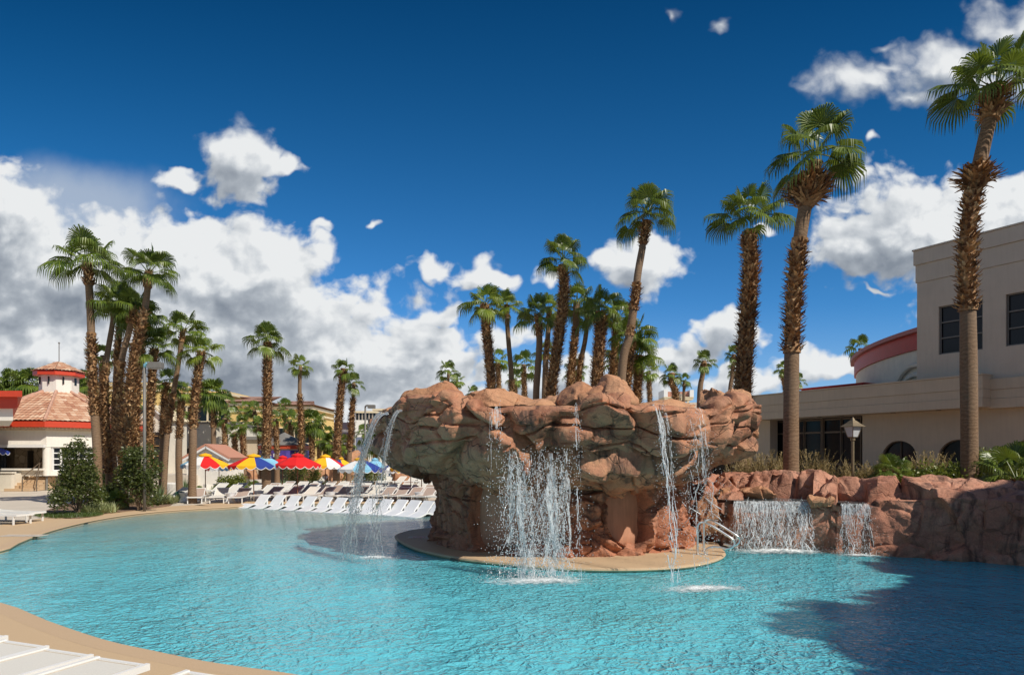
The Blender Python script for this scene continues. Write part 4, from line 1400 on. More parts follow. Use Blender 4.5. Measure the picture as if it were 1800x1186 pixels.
# purple kiosk
KI = empty('purple_kiosk', ((500 - 900) / 1200 * 62, 62, 0)); tag(KI, 'octagonal kiosk with grey pointed roof, red band and purple sign panels', 'kiosk')
def octk(r, off=22.5): return [(r * math.cos(R(off + 45 * k - 90)), r * math.sin(R(off + 45 * k - 90))) for k in range(8)]
mb = MB(); mb.add([(*p, 3.35) for p in octk(2.35)] + [(0, 0, 4.55)], [(k, (k + 1) % 8, 8) for k in range(8)] + [tuple(range(8))]); mb.build('roof', [M['greyroof']], parent=KI)
mb = MB(); ring(mb, octk(2.25), octk(1.9), 3.02, 3.345); mb.build('red_band', [M['orange_red']], parent=KI)
mb = MB(); ring(mb, octk(2.1), octk(1.8), 2.9, 3.015); mb.build('trim', [M['stucco_cream']], parent=KI)
mb = MB(); ring(mb, octk(2.15), octk(1.9), 2.2, 2.895); mb.build('sign_panel', [M['purple']], parent=KI)
mb = MB(); mb.prism(octk(1.7), 0, 2.2); mb.build('counter_wall', [M['shadeglass']], parent=KI)


def lettering(txt, size, matr, parent, loc, rot=(R(90), 0, 0), name='lettering', ext=.02):
    c_ = bpy.data.curves.new(name, 'FONT'); c_.body = txt; c_.size = size; c_.extrude = ext; c_.align_x = 'CENTER'; c_.offset = size * .02
    tmp = bpy.data.objects.new(name, c_)
    me = bpy.data.meshes.new_from_object(tmp); bpy.data.objects.remove(tmp); bpy.data.curves.remove(c_)
    me.materials.clear(); me.materials.append(matr)
    o_ = bpy.data.objects.new(name, me); COL.objects.link(o_)
    o_.parent = parent; o_.location = loc; o_.rotation_euler = rot
    return o_


for k in (7, 0, 1):
    a = octk(2.17)[k]; b2 = octk(2.17)[(k + 1) % 8] if k != 7 else octk(2.17)[0]
    a, b2 = Vector(octk(2.17)[k - 1] if k else octk(2.17)[7]), Vector(octk(2.17)[k])
    mid = (a + b2) / 2; ang = math.atan2((b2 - a).y, (b2 - a).x)
    nrm = mid.normalized() * .03
    lettering('BJK', .42, M['signwhite'], KI, (mid.x + nrm.x, mid.y + nrm.y, 2.32), (R(90), 0, ang))
    mb = MB()
    for q in (-1, 0, 1): mb.box((0, 0, 0), (.12, .03, .12), M=Matrix.Rotation(ang, 3, 'Z') @ Matrix.Rotation(R(45), 3, 'Y'))
    mb.v = mb.v[:8]; mb.f = mb.f[:6]; mb.mi = mb.mi[:6]
    o = mb.build('emblem', [M['signyellow']], parent=KI, loc=(mid.x + nrm.x, mid.y + nrm.y, 2.72)); o.scale = (1.3, 1, 1)

# sign tower far behind the palms, showing over the fountain
SG = empty('sign_tower', ((1188 - 900) / 1200 * 160, 160, 0)); tag(SG, 'pale sign tower with salmon roof panels, gold emblem and red lettering above the fountain', 'sign tower')
mb = MB(); mb.box((0, 0, 7), (5.4, 5, 15.4)); mb.build('shaft', [M['stucco_white']], parent=SG)
mb = MB(); mb.box((0, 0, 15.7), (6.6, 5.8, .5)); mb.box((0, 0, 13.0 - 3.4), (6.0, 5.4, .3)); mb.box((0, 0, 16.0), (6.9, 6, .25)); mb.build('cornice', [M['cream_trim']], parent=SG)
mb = MB()
for x in (-3.0, 3.0): mb.box((x, 0, 16.95), (.9, 5.8, 1.6))
mb.build('corner_post', [M['white']], parent=SG)
mb = MB(); mb.box((0, 0, 16.8), (5.0, 4, 1.25)); mb.build('roof_panel', [M['salmon']], parent=SG)
mb = MB(); mb.add([(-1.8, -2.95, 16.15), (1.8, -2.95, 16.15), (0, -2.95, 17.2), (-1.8, 0, 16.15), (1.8, 0, 16.15), (0, 0, 17.2)], [(0, 1, 2), (0, 2, 5, 3), (1, 4, 5, 2), (0, 3, 4, 1)]); mb.build('pediment', [M['tan_far']], parent=SG)
mb = MB(); mb.lathe((0, 0, 0), [(.01, 0), (.55, 0), (.55, .08), (.01, .08)], 20, close=False); o = mb.build('gold_emblem', [M['signyellow']], parent=SG, loc=(.3, -2.55, 14.2)); o.rotation_euler = (R(90), 0, 0)
mb = MB()
for x in (-2.2, 2.2): mb.box((x, -2.6, 12.4), (.5, .3, 5.6))
mb.build('pilaster', [M['cream_trim']], parent=SG)
lettering('ARR', 1.25, M['signred'], SG, (.3, -2.6, 12.2)); lettering('CAS', 1.1, M['signred'], SG, (.3, -2.6, 11.0))
facade_box('plain_block', 'plain grey flat roofed block low behind the upper right boulder', 'building', 1212, 1300, 110, 707, 10, M['stucco_tower'])


# ------------------------------------------------------------------ palms
def fan(mb, H, d, roll, L, nseg, droop, rnd, spread=118, wide=1.0):
    d = d.normalized()
    s = d.cross(Vector((0, 0, 1)))
    if s.length < .15: s = d.cross(Vector((math.cos(roll), math.sin(roll), 0)))
    s.normalize(); s = Matrix.Rotation(roll, 3, d) @ s
    n = s.cross(d).normalized()
    if n.z < 0: n = -n
    da = R(2 * spread / nseg)
    for k in range(nseg):
        a = R(-spread) + da * (k + .5)
        f = math.cos(a * .55)
        l = L * (.55 + .45 * f) * rnd.uniform(.88, 1.05)
        dr = (d * math.cos(a) + s * math.sin(a) + n * (.16 - .30 * abs(a) / R(spread))).normalized()
        tn = (s * math.cos(a) - d * math.sin(a)).normalized()
        pl = n * (.014 * L * (1 if k % 2 else -1))
        r1, r2 = l * .50, l * .76
        w1 = r1 * math.tan(da / 2) * 1.04 * wide; w2 = w1 * .85
        g1 = Vector((0, 0, -droop * .03 * l)); g2 = Vector((0, 0, -droop * .17 * l)); g3 = Vector((0, 0, -droop * .55 * l))
        c3 = dr * (l * (1 - .18 * droop)) + g3 + tn * rnd.uniform(-.04, .04) * L
        v = [H, H + dr * r1 + tn * w1 + pl + g1, H + dr * r1 - tn * w1 - pl + g1, H + dr * r2 + tn * w2 + g2, H + dr * r2 - tn * w2 + g2, H + c3]
        mb.add(v, [(0, 2, 1), (1, 2, 4, 3), (3, 4, 5)])


def crown_mesh(name, n, nseg, seed, emin=-28, leafL=.60, petL=.50, matr=None, ped=True, wide=1.0):
    """unit crown (half width about 1) of fan leaves on arching stalks"""
    rnd = random.Random(seed); mb = MB()
    for i in range(n):
        t_ = i / (n - 1)
        az = 2.39996 * i + rnd.uniform(-.5, .5)
        el = R(84 - (84 - emin) * t_ ** .9 + rnd.uniform(-12, 12))
        pl = petL * rnd.uniform(.75, 1.25)
        d0 = Vector((math.cos(az) * math.cos(el), math.sin(az) * math.cos(el), math.sin(el)))
        sag = .08 + .20 * t_
        pts = []
        for k in range(5):
            u = k / 4
            pts.append(d0 * (pl * u) + Vector((0, 0, -sag * pl * u * u)))
        b0 = Vector((math.cos(az), math.sin(az), 0)) * .04
        pts = [p + b0 for p in pts]
        if ped: mb.tube(pts, [.016, .012, .010, .009, .008], 4, cap=False)
        dd = (pts[-1] - pts[-2]).normalized()
        dd = (dd + Vector((0, 0, -.10 - .25 * t_))).normalized()
        fan(mb, pts[-1], dd, rnd.uniform(-.5, .5), leafL * rnd.uniform(.85, 1.12), nseg, .45 + .75 * t_ + rnd.uniform(-.1, .25), rnd, wide=wide)
    me = bpy.data.meshes.new(name); me.from_pydata(mb.v, [], mb.f); me.materials.append(matr or M['frond']); me.update()
    return me


CROWN_HI = [crown_mesh('palm_crown', 19, 32, 11 + k, emin=-6, leafL=.56, petL=.55) for k in range(4)]
CROWN_MD = [crown_mesh('palm_crown', 16, 24, 31 + k, emin=-13, leafL=.57, petL=.54, matr=M['frond_pale'] if k % 2 else M['frond'], wide=1.05) for k in range(4)]
CROWN_LO = [crown_mesh('palm_crown', 13, 15, 51 + k, leafL=.57, petL=.52, matr=M['frond_pale'] if k == 1 else M['frond'], ped=False, wide=1.1) for k in range(3)]
CROWN_BUSHY = [crown_mesh('palm_crown', 34, 16, 71 + k, emin=-45, matr=M['frond'], ped=False, wide=1.1) for k in range(2)]


def cat(pts, s):
    """Catmull-Rom through pts at parameter s in 0..1"""
    n = len(pts) - 1
    x = min(max(s * n, 0), n - 1e-6); i = int(x); t_ = x - i
    p0 = pts[max(i - 1, 0)]; p1 = pts[i]; p2 = pts[i + 1]; p3 = pts[min(i + 2, n)]
    return .5 * ((2 * p1) + (p2 - p0) * t_ + (2 * p0 - 5 * p1 + 4 * p2 - p3) * t_ * t_ + (3 * p1 - p0 - 3 * p2 + p3) * t_ ** 3)


def palm(label, d, path, wcrown, rb, rt, husk=(), z0=0.0, crown='M', group=None, seed=None, cz=0.0, dens=1.0, name='fan_palm'):
    """path: photo points from the crown down the trunk; the trunk stands d metres away on ground z0"""
    if group == G1 and d < 33: d += 3.0; rb *= .80; rt *= .88
    if group == G2: rb *= 1.08; rt *= 1.12; d *= 1.36
    seed = seed if seed is not None else (hash(label) if False else sum(ord(c_) * (i_ + 1) for i_, c_ in enumerate(label)) % 10007)
    rnd = random.Random(seed)
    pts = [PT(x, y, d) for x, y in path]
    if pts[-1].z > z0 + .3:
        dx_ = pts[-1].x - pts[-2].x; dz_ = pts[-2].z - pts[-1].z
        k = min(.6, (pts[-1].z - z0) / max(dz_, .1) * .4)
        pts.append(Vector((pts[-1].x + dx_ * k, d, z0)))
    pts = pts[::-1]                                        # ground up
    pts[0].z = z0 - .15
    wob = rnd.uniform(-.25, .25)
    for i, p in enumerate(pts): p.y += wob * math.sin(PI * i / (len(pts) - 1))
    root = empty(name, pts[0] + Vector((0, 0, .15)))
    tag(root, label, 'palm tree', group)
    L0 = Vector(root.location)
    N = max(14, int((pts[-1].z - pts[0].z) / .22))
    cl = [cat(pts, i / N) - L0 for i in range(N + 1)]
    rad = []
    for i in range(N + 1):
        u = i / N
        r = rb + (rt - rb) * u + rb * .35 * max(0, 1 - u * 12)
        r *= 1 + .05 * noise.noise(Vector((u * 9, seed % 97, 0)))
        rad.append(r)
    for y0_, y1_, ex in husk:
        za, zb = CAMH - (y0_ - 803) / 1200 * d - L0.z, CAMH - (y1_ - 803) / 1200 * d - L0.z
        for i in range(N + 1):
            if zb < cl[i].z < za and ex < .2: rad[i] *= .80
    mb = MB(); mb.tube(cl, rad, 14 if d < 26 else 9)
    mb.build('trunk', [M['bark']], parent=root, smooth=True)
    # leaf bases
    if husk:
        for y0_, y1_, ex in husk:
            hb = MB()
            za, zb = CAMH - (y0_ - 803) / 1200 * d, CAMH - (y1_ - 803) / 1200 * d
            za -= L0.z; zb -= L0.z                         # za is the upper end
            fl = max(.12, d / 1200 * 3.6) * (1.15 if ex > .09 else 1)    # flap size follows what can be seen
            zz = zb; row = 0
            core = [(i, p) for i, p in enumerate(cl) if zb - .12 < p.z < za + .12]
            if len(core) > 1:
                bul = lambda z_: (min(ex, .95) * .30 * math.sin(PI * min(1, max(0, (z_ - zb) / max(.1, za - zb)))) if ex > .4 else ex * .25)
                hb.tube([p for _, p in core], [rad[i] + .015 + bul(p.z) for i, p in core], 11)
            while zz < za:
                u = 0
                for i in range(N):
                    if cl[i].z <= zz <= cl[i + 1].z: u = i + (zz - cl[i].z) / max(1e-6, cl[i + 1].z - cl[i].z); break
                i = int(u); f_ = u - i
                c0 = cl[i].lerp(cl[min(i + 1, N)], f_); rr = rad[i] + .01 + (bul(zz) if ex > .4 else ex * .22)
                endk = min(1, (za - zz) / .35, (zz - zb) / .25 + .3)
                per = max(5, int(2 * PI * rr / (fl * .62)))
                for k in range(per):
                    a = 2 * PI * (k + .5 * (row % 2)) / per + rnd.uniform(-.2, .2)
                    o_ = Vector((math.cos(a), math.sin(a), 0)); s_ = Vector((-o_.y, o_.x, 0))
                    up = 1 if rnd.random() < .86 else -.5
                    out = (min(ex, .26) * .75 + .03) * rnd.uniform(.4, 1.5) * (.5 + .5 * endk); w_ = fl * rnd.uniform(.25, .46); l_ = fl * rnd.uniform(.5, 1.05)
                    b0 = c0 + o_ * rr + Vector((0, 0, rnd.uniform(-.04, .04)))
                    mid = b0 + o_ * out * .75 + Vector((0, 0, l_ * .55 * up))
                    tip = b0 + o_ * out * 1.25 + Vector((0, 0, l_ * up)) + s_ * rnd.uniform(-.05, .05)
                    v = [b0 - s_ * w_, b0 + s_ * w_, mid + s_ * w_ * .75 + o_ * .012, mid - s_ * w_ * .75 + o_ * .012, tip + s_ * w_ * .3, tip - s_ * w_ * .3]
                    hb.add(v, [(0, 1, 2, 3), (3, 2, 4, 5)])
                zz += fl * .55 / dens; row += 1
            hb.build('leaf_base_husk', [M['husk']], parent=root)
    lib = {'H': CROWN_HI, 'M': CROWN_MD, 'L': CROWN_LO, 'B': CROWN_BUSHY}[crown]
    me = lib[seed % len(lib)]
    cr = bpy.data.objects.new('crown', me); COL.objects.link(cr); cr.parent = root
    cr.location = cl[-1] + Vector((0, 0, cz - .05))
    s_ = wcrown / 2 * d / 1200 * 1.02
    cr.scale = (s_, s_, s_ * rnd.uniform(.92, 1.05)); cr.rotation_euler = (rnd.uniform(-.06, .06), rnd.uniform(-.06, .06), rnd.uniform(0, 6.28))
    return root


G1 = 'palms in the planter at the left of the pool'
G2 = 'palms behind the rock fountain'
G3 = 'tall palms beside the hall on the right'
G4 = 'small palms far behind the loungers'
# (label, d, path, crown width, base radius, top radius, husk spans, z0, crown kind, group)
palm('tallest palm of the left planter, smooth orange trunk below a ragged red collar', 28, [(153, 462), (156, 520), (158, 600), (160, 680), (166, 760), (170, 820)], 135, .25, .17, [(463, 500, .10), (588, 728, .10)], .05, 'H', G1)
palm('palm with a slim bare pale trunk leaning right, second from the left in the planter', 28.8, [(203, 536), (198, 580), (190, 640), (188, 700), (192, 800)], 96, .19, .12, [(640, 830, .10)], .05, 'M', G1)
palm('palm with brown ragged clumps on a thin trunk between two bare trunks', 30.5, [(212, 528), (210, 570), (206, 620), (202, 700), (200, 800)], 90, .2, .12, [(530, 545, .08), (575, 640, .10), (690, 800, .08)], .05, 'M', G1)
palm('palm leaning strongly right with a bare curved trunk in the left planter', 28.2, [(234, 540), (226, 580), (212, 630), (205, 700), (208, 760), (214, 830)], 90, .21, .14, [(541, 568, .08), (636, 860, .12)], .05, 'M', G1)
palm('tall palm of the left planter with one frond hanging far out to the right', 27.6, [(262, 478), (255, 540), (240, 600), (226, 690), (220, 780), (218, 850)], 110, .25, .15, [(479, 505, .06), (545, 850, .14)], .05, 'H', G1)
palm('bright green palm crowded in the middle of the left planter group', 29.4, [(250, 560), (247, 620), (240, 700), (238, 800)], 86, .28, .2, [(565, 800, .12)], .05, 'M', G1)
palm('short husky palm just left of the grey light pole', 30, [(271, 612), (266, 660), (260, 740), (258, 810)], 82, .22, .19, [(612, 790, .10)], .05, 'M', G1)
palm('low green palm crown peeking between the left planter trunks', 36, [(182, 625), (184, 700), (186, 800)], 62, .2, .16, [(640, 800, .08)], 0, 'L', G1)
palm('slender leaning palm right of the light pole with a reddish bare trunk', 32, [(322, 578), (313, 630), (300, 700), (291, 760), (288, 820)], 88, .2, .13, [(579, 596, .06), (690, 760, .10)], 0, 'M', G1)
palm('husky palm with a pale smooth lower trunk, second right of the light pole', 34, [(354, 618), (348, 660), (341, 720), (339, 790)], 76, .2, .17, [(618, 752, .10)], 0, 'M', G1)
palm('low palm with yellow green fans directly right of the light pole', 37, [(292, 672), (289, 740), (287, 820)], 66, .22, .18, [(672, 770, .09)], 0, 'L', G1)
palm('short palm between the two slender palms on the left', 40, [(320, 690), (319, 740), (317, 800)], 50, .2, .17, [(690, 770, .08)], 0, 'L', G1)
palm('solitary husky palm with a cigar shaped trunk standing in the left middle', 42, [(470, 600), (471, 650), (471, 720), (469, 800)], 78, .28, .24, [(604, 800, .10)], 0, 'M', G4)
palm('slim palm with a bare upper trunk right of the cigar shaped palm', 52, [(528, 642), (527, 690), (530, 760), (530, 810)], 50, .2, .13, [(694, 800, .14)], 0, 'L', G4)
palm('dark husky palm between the umbrellas and the left rock spout', 45, [(605, 648), (600, 690), (595, 760), (592, 820)], 46, .24, .2, [(650, 812, .12)], 0, 'L', G4)
palm('small palm leaning beside the dark husky one near the rock spout', 47, [(622, 672), (620, 710), (616, 770), (613, 820)], 44, .2, .12, [(700, 790, .14)], 0, 'L', G4)
palm('tiny bright palm showing above the leftmost rocks of the fountain', 62, [(788, 650), (788, 690)], 46, .15, .12, [], 0, 'L', G4)
palm('tiny dark palm low over the left fountain boulders', 66, [(803, 668), (803, 700)], 34, .15, .12, [], 0, 'L', G4)
# centre group
palm('leftmost palm of the centre group with a thick husky trunk', 31, [(852, 536), (855, 580), (860, 630), (864, 690)], 88, .27, .22, [(537, 690, .13)], 0, 'M', G2)
palm('thin bare trunk palm second from the left of the centre group', 32, [(890, 536), (893, 590), (898, 650), (900, 700)], 68, .16, .13, [(538, 556, .07), (670, 700, .10)], 0, 'M', G2)
palm('palm with yellow green young fans and a smooth brown trunk in the centre group', 30, [(945, 553), (948, 600), (945, 650), (942, 705)], 82, .2, .16, [(554, 590, .07)], 0, 'M', G2)
palm('slim palm behind the yellow green one, collar of brown boots under the crown', 33.5, [(966, 540), (963, 590), (959, 640), (957, 700)], 58, .19, .14, [(541, 560, .06), (600, 630, .08)], 0, 'M', G2)
palm('tall husky palm with a bulging dark trunk rising above the centre group', 29, [(990, 466), (991, 520), (984, 580), (975, 640), (968, 700)], 92, .30, .2, [(467, 700, .15)], 0, 'H', G2, cz=.35)
palm('palm with two trunks worth of shaggy husk right of the tall dark one', 31.5, [(1013, 530), (1012, 580), (1006, 640), (1003, 690)], 84, .24, .18, [(575, 690, .12)], 0, 'M', G2)
palm('thin leaning palm with yellowed lower fans in the centre group', 32.5, [(1034, 556), (1028, 600), (1020, 640), (1017, 690)], 62, .17, .13, [(557, 572, .10), (625, 680, .09)], 0, 'M', G2)
palm('stout husky palm in the middle of the centre group above the round boulder', 28, [(1056, 548), (1055, 590), (1051, 640), (1049, 690)], 98, .31, .27, [(549, 690, .13)], 0, 'H', G2)
palm('husky palm half hidden behind the stout one', 32, [(1085, 560), (1081, 610), (1077, 660), (1075, 700)], 80, .25, .21, [(561, 700, .13)], 0, 'M', G2)
palm('tallest palm over the fountain with a bare banded trunk leaning right', 26, [(1137, 388), (1130, 430), (1121, 480), (1115, 530), (1106, 590), (1093, 655)], 122, .22, .15, [(389, 430, .14), (500, 545, .13), (575, 590, .05)], 0, 'H', G2, cz=.45)
palm('palm with long drooping fans right of the tallest one', 29, [(1112, 590), (1105, 640), (1100, 700)], 92, .24, .2, [(600, 700, .12)], 0, 'M', G2)
palm('rightmost husky palm of the centre group beside the round boulder', 30, [(1122, 625), (1121, 660), (1119, 710)], 90, .25, .21, [(626, 715, .12)], 0, 'M', G2)
for k, (px, y, w, d_) in enumerate([(875, 632, 52, 44), (920, 640, 60, 42), (958, 620, 54, 46), (905, 665, 40, 50), (1085, 632, 70, 38), (1140, 652, 44, 46), (1010, 650, 50, 45), (832, 690, 34, 55)]):
    palm(['low dark palm behind the leftmost centre palm', 'bushy low palm behind the thin bare trunk of the centre group', 'low palm between the smooth and the dark husky centre trunks', 'smallest low palm just above the left fountain boulders',
          'low drooping palm under the tallest palm', 'low palm at the right fringe of the centre group', 'low palm seen between the thin leaning trunk and the shaggy one', 'small palm tuft above the left end of the fountain basin'][k],
         d_, [(px, y), (px + 1, y + 30), (px + 2, y + 60)], w, .2, .17, [(y + 8, y + 60, .09)], 0, 'L', G2)
# right
palm('husky palm with its brown trunk shaggy all the way down, right of the fountain', 25, [(1316, 412), (1321, 460), (1319, 530), (1313, 610), (1308, 690), (1306, 760)], 142, .34, .24, [(412, 705, .13)], 1.0, 'H', G3, cz=.65)
palm('tall palm with a big brown husk ball under the crown and a smooth lower trunk', 21, [(1434, 285), (1419, 350), (1407, 420), (1399, 500), (1394, 580), (1392, 680), (1391, 780)], 172, .24, .19, [(288, 318, .10), (305, 362, .95), (425, 615, .13)], 1.2, 'H', G3, cz=.3)
palm('tallest palm at the right edge with a flared ring of old leaf stubs halfway up', 20, [(1750, 152), (1741, 200), (1724, 270), (1705, 360), (1697, 450), (1699, 560), (1701, 680), (1703, 800)], 196, .24, .17, [(155, 205, .26), (292, 335, .50), (330, 545, .12)], 1.25, 'H', G3)
palm('small palm left of the far pair, trunk bulging over the sign tower', 50, [(1180, 656), (1181, 675), (1188, 705)], 44, .26, .22, [(658, 705, .10)], 0, 'L', G4)
palm('little yellow green palm right of the sign tower', 55, [(1203, 668), (1201, 705)], 32, .14, .11, [], 0, 'L', G4)
palm('dark slim palm standing alone left of the right fountain boulder', 46, [(1238, 634), (1234, 660), (1229, 700)], 50, .2, .15, [(640, 652, .07)], 0, 'L', G4)
palm('dark slim palm close to the shaggy trunk on the right', 48, [(1290, 622), (1288, 660), (1284, 700)], 40, .16, .13, [], 0, 'L', G4)
palm('small dark palm peeping from behind the shaggy trunk', 52, [(1296, 650), (1297, 700)], 40, .16, .13, [], 0, 'L', G4)
palm('small crooked palm above the canopy roof left of the smooth trunk', 62, [(1376, 648), (1378, 672), (1381, 700)], 38, .22, .18, [(655, 690, .08)], 0, 'L', G4)
palm('small palm above the canopy roof just right of the smooth trunk', 60, [(1403, 668), (1402, 700)], 34, .18, .15, [], 0, 'L', G4)
palm('palm crown showing behind the curved dark red band', 62, [(1512, 612), (1514, 660)], 54, .22, .18, [], 0, 'L', G4)
# far rows behind the loungers
FAR = [(372, 690, 66, 60, 'B'), (398, 706, 46, 66, 'L'), (425, 745, 46, 54, 'L'), (447, 720, 40, 70, 'L'), (395, 735, 40, 60, 'L'), (412, 760, 34, 56, 'L'), (500, 716, 42, 66, 'L'), (484, 735, 40, 58, 'L'),
       (432, 690 + 28, 34, 80, 'L'), (455, 748, 40, 62, 'L'), (510, 738, 44, 64, 'L'), (546, 742, 60, 60, 'B'), (560, 772, 44, 70, 'L'), (575, 760, 30, 90, 'L'), (585, 778, 46, 62, 'B'), (640, 762, 46, 70, 'L'), (660, 775, 50, 66, 'B'), (655, 752, 30, 90, 'L'),
       (610, 780, 40, 58, 'L'), (20, 672, 60, 75, 'B'), (55, 676, 70, 72, 'B'), (85, 690, 60, 78, 'B'), (137, 680, 56, 76, 'B'), (150, 668, 50, 80, 'B'), (0, 690, 60, 74, 'B'), (230, 700, 44, 66, 'L'), (312, 720, 40, 58, 'L'), (335, 735, 34, 64, 'L')]
WORDS = ['first', 'second', 'third', 'fourth', 'fifth', 'sixth', 'seventh', 'eighth', 'ninth', 'tenth', 'eleventh', 'twelfth', 'thirteenth', 'fourteenth', 'fifteenth', 'sixteenth', 'seventeenth', 'eighteenth', 'nineteenth', 'twentieth']
WORDS += ['twenty-' + w for w in WORDS[:9]] + ['thirtieth'] + ['thirty-' + w for w in WORDS[:9]]
FAR.sort()
nb = [f for f in FAR if f[0] < 160]; nm_ = [f for f in FAR if f[0] >= 160]
for lst, tail in ((nb, 'palm from the left in the dark row behind the pavilion roof'), (nm_, 'palm from the left in the distant rows before the yellow hotel and umbrellas')):
    for k, (px, y, w, d_, kd) in enumerate(lst):
        palm(WORDS[k] + ' ' + tail, d_, [(px, y), (px + 2, y + 30), (px + 3, y + 55)], w, .22, .19, [(y + 6, y + 60, .09)], 0, kd, G4)


# ------------------------------------------------------------------ plants
def leaf_cloud(mb, clumps, n, size, rnd, thin=1.0, up=.0):
    """n leaves scattered in ellipsoid clumps [(x,y,z,rx,ry,rz)]"""
    tot = sum(c[3] * c[4] * c[5] for c in clumps)
    for c in clumps:
        k = int(n * c[3] * c[4] * c[5] / tot)
        for _ in range(k):
            v = Vector((rnd.gauss(0, 1), rnd.gauss(0, 1), rnd.gauss(0, 1))).normalized() * rnd.random() ** .45
            p = Vector((c[0] + v.x * c[3], c[1] + v.y * c[4], c[2] + v.z * c[5]))
            a = rnd.uniform(0, 6.28); el = rnd.uniform(-.6, 1.0) + up
            d = Vector((math.cos(a) * math.cos(el), math.sin(a) * math.cos(el), math.sin(el)))
            s = d.cross(Vector((rnd.gauss(0, 1), rnd.gauss(0, 1), rnd.gauss(0, 1)))).normalized()
            L = size * rnd.uniform(.7, 1.3); w = L * .28 * thin
            mb.add([p, p + d * L * .5 + s * w, p + d * L, p + d * L * .5 - s * w], [(0, 1, 2, 3)])


def bush(label, base, h, w, n, leafsize, seed, mt='bush', clumps=22, name='bush', cat_='bush', conic=.5, thin=1.0, up=0.0):
    rnd = random.Random(seed); root = empty(name, base); tag(root, label, cat_)
    cl = []
    sm = MB()
    for i in range(clumps):
        z = h * (.16 + .80 * rnd.random() ** .9); k = 1 - conic * (z / h)
        a = rnd.uniform(0, 6.28); r = w / 2 * k * rnd.random() ** .5 * .85
        s_ = w * rnd.uniform(.13, .24) * (.6 + .4 * k)
        c = (r * math.cos(a), r * math.sin(a), z, s_, s_, s_ * 1.1); cl.append(c)
        sm.tube([(0, 0, 0), (c[0] * .3, c[1] * .3, z * .5), (c[0], c[1], z)], [.03, .018, .006], 5, cap=False)
    cl.append((0, 0, h * .45, w * .32, w * .32, h * .34))
    mb = MB(); leaf_cloud(mb, cl, n, leafsize, rnd, thin, up)
    mb.build('foliage', [M[mt]], parent=root)
    sm.build('stem', [M['stem']], parent=root)
    return root


bush('tall conical olive green bush left of the palm trunks in the planter', GP(138, 903, .03), 3.0, 2.2, 7000, .11, 1, conic=.62)
bush('rounded dense bush right of the palm trunks in the planter', GP(243, 896, .03), 2.6, 2.3, 6500, .11, 2, conic=.45)
bush('low bush filling the gap under the palm trunks in the left planter', GP(190, 892, .03), 1.0, 1.6, 1800, .11, 3)
bush('bright green leafy bush on the ridge below the rightmost arched window', PT(1655, 842, 20.5) - Vector((0, 0, .3)), .52, 1.9, 4200, .09, 4, 'bush2', conic=.2, up=.4)
bush('yellow green bush hugging the ridge left of the tall right palm', PT(1600, 846, 20.8) - Vector((0, 0, .35)), .5, 1.7, 3600, .09, 5, 'bush2', conic=.25, up=.4)
bush('upright bamboo like bush right of the tall right palm trunk', PT(1752, 842, 19.8) - Vector((0, 0, .3)), .95, 1.5, 3600, .11, 6, 'bush2', conic=.25, thin=.5, up=.7)
bush('dark green bush behind the little fan palm on the ridge', PT(1545, 846, 22) - Vector((0, 0, .4)), .6, 1.6, 2400, .10, 7, 'bush', conic=.2)


def straw(label, base, h, w, n, seed):
    """clump of dry arching feathery stalks"""
    rnd = random.Random(seed); mb = MB()
    for _ in range(n):
        a = rnd.uniform(0, 6.28); r = w / 2 * rnd.random() ** .5; x, y = r * math.cos(a), r * math.sin(a) * .5
        hh = h * rnd.uniform(.5, 1.05); lx, ly = rnd.gauss(0, .22) * h, rnd.gauss(0, .2) * h
        P_ = [Vector((x, y, 0)), Vector((x + lx * .3, y + ly * .3, hh * .55)), Vector((x + lx, y + ly, hh))]
        for q0_, q1_ in zip(P_[:-1], P_[1:]):
            s_ = Vector((.006, 0, 0)); mb.add([q0_ - s_, q0_ + s_, q1_ + s_ * .7, q1_ - s_ * .7], [(0, 1, 2, 3)])
        for _k in range(16):
            u = rnd.uniform(.25, 1); p = P_[1].lerp(P_[2], (u - .5) * 2) if u > .5 else P_[0].lerp(P_[1], u * 2)
            d = Vector((rnd.gauss(0, 1), rnd.gauss(0, 1), rnd.uniform(-.2, 1.2))).normalized() * rnd.uniform(.05, .14)
            s_ = d.cross(Vector((0, 0, 1))).normalized() * .012
            mb.add([p, p + d * .5 + s_, p + d, p + d * .5 - s_], [(0, 1, 2, 3)])
    o = mb.build('dry_reed_clump', [M['straw']], loc=base); tag(o, label, 'dry reeds', 'dry feathery reeds on the ridge')
    return o


for k, (px, d_, h_, w_, lab) in enumerate([(1335, 22.5, 1.35, 1.3, 'dry straw coloured reeds between the fountain and the smooth palm trunk'), (1362, 21.8, 1.2, 1.1, 'dry reeds pressed against the left of the smooth palm trunk'),
                                          (1425, 22.0, 1.35, 1.3, 'tall dry reeds just right of the smooth palm trunk'), (1468, 22.6, 1.05, 1.3, 'low dry reeds around the iron fence'),
                                          (1520, 21.5, .85, 1.3, 'dry reeds at the foot of the ornate lamp'), (1548, 21.2, 1.0, 1.0, 'dry reeds just left of the little fan palm'),
                                          (1588, 21.6, 1.0, 1.2, 'dry reeds behind the yellow green bush'), (1632, 21.8, 1.3, 1.0, 'tall pale reeds between the first two arched windows'), (1310, 23.2, 1.0, 1.3, 'dry reeds under the right lip of the fountain')]):
    straw(lab, (((px - 900) / 1200 * d_), d_, 1.15), h_, w_, 130, 300 + k)


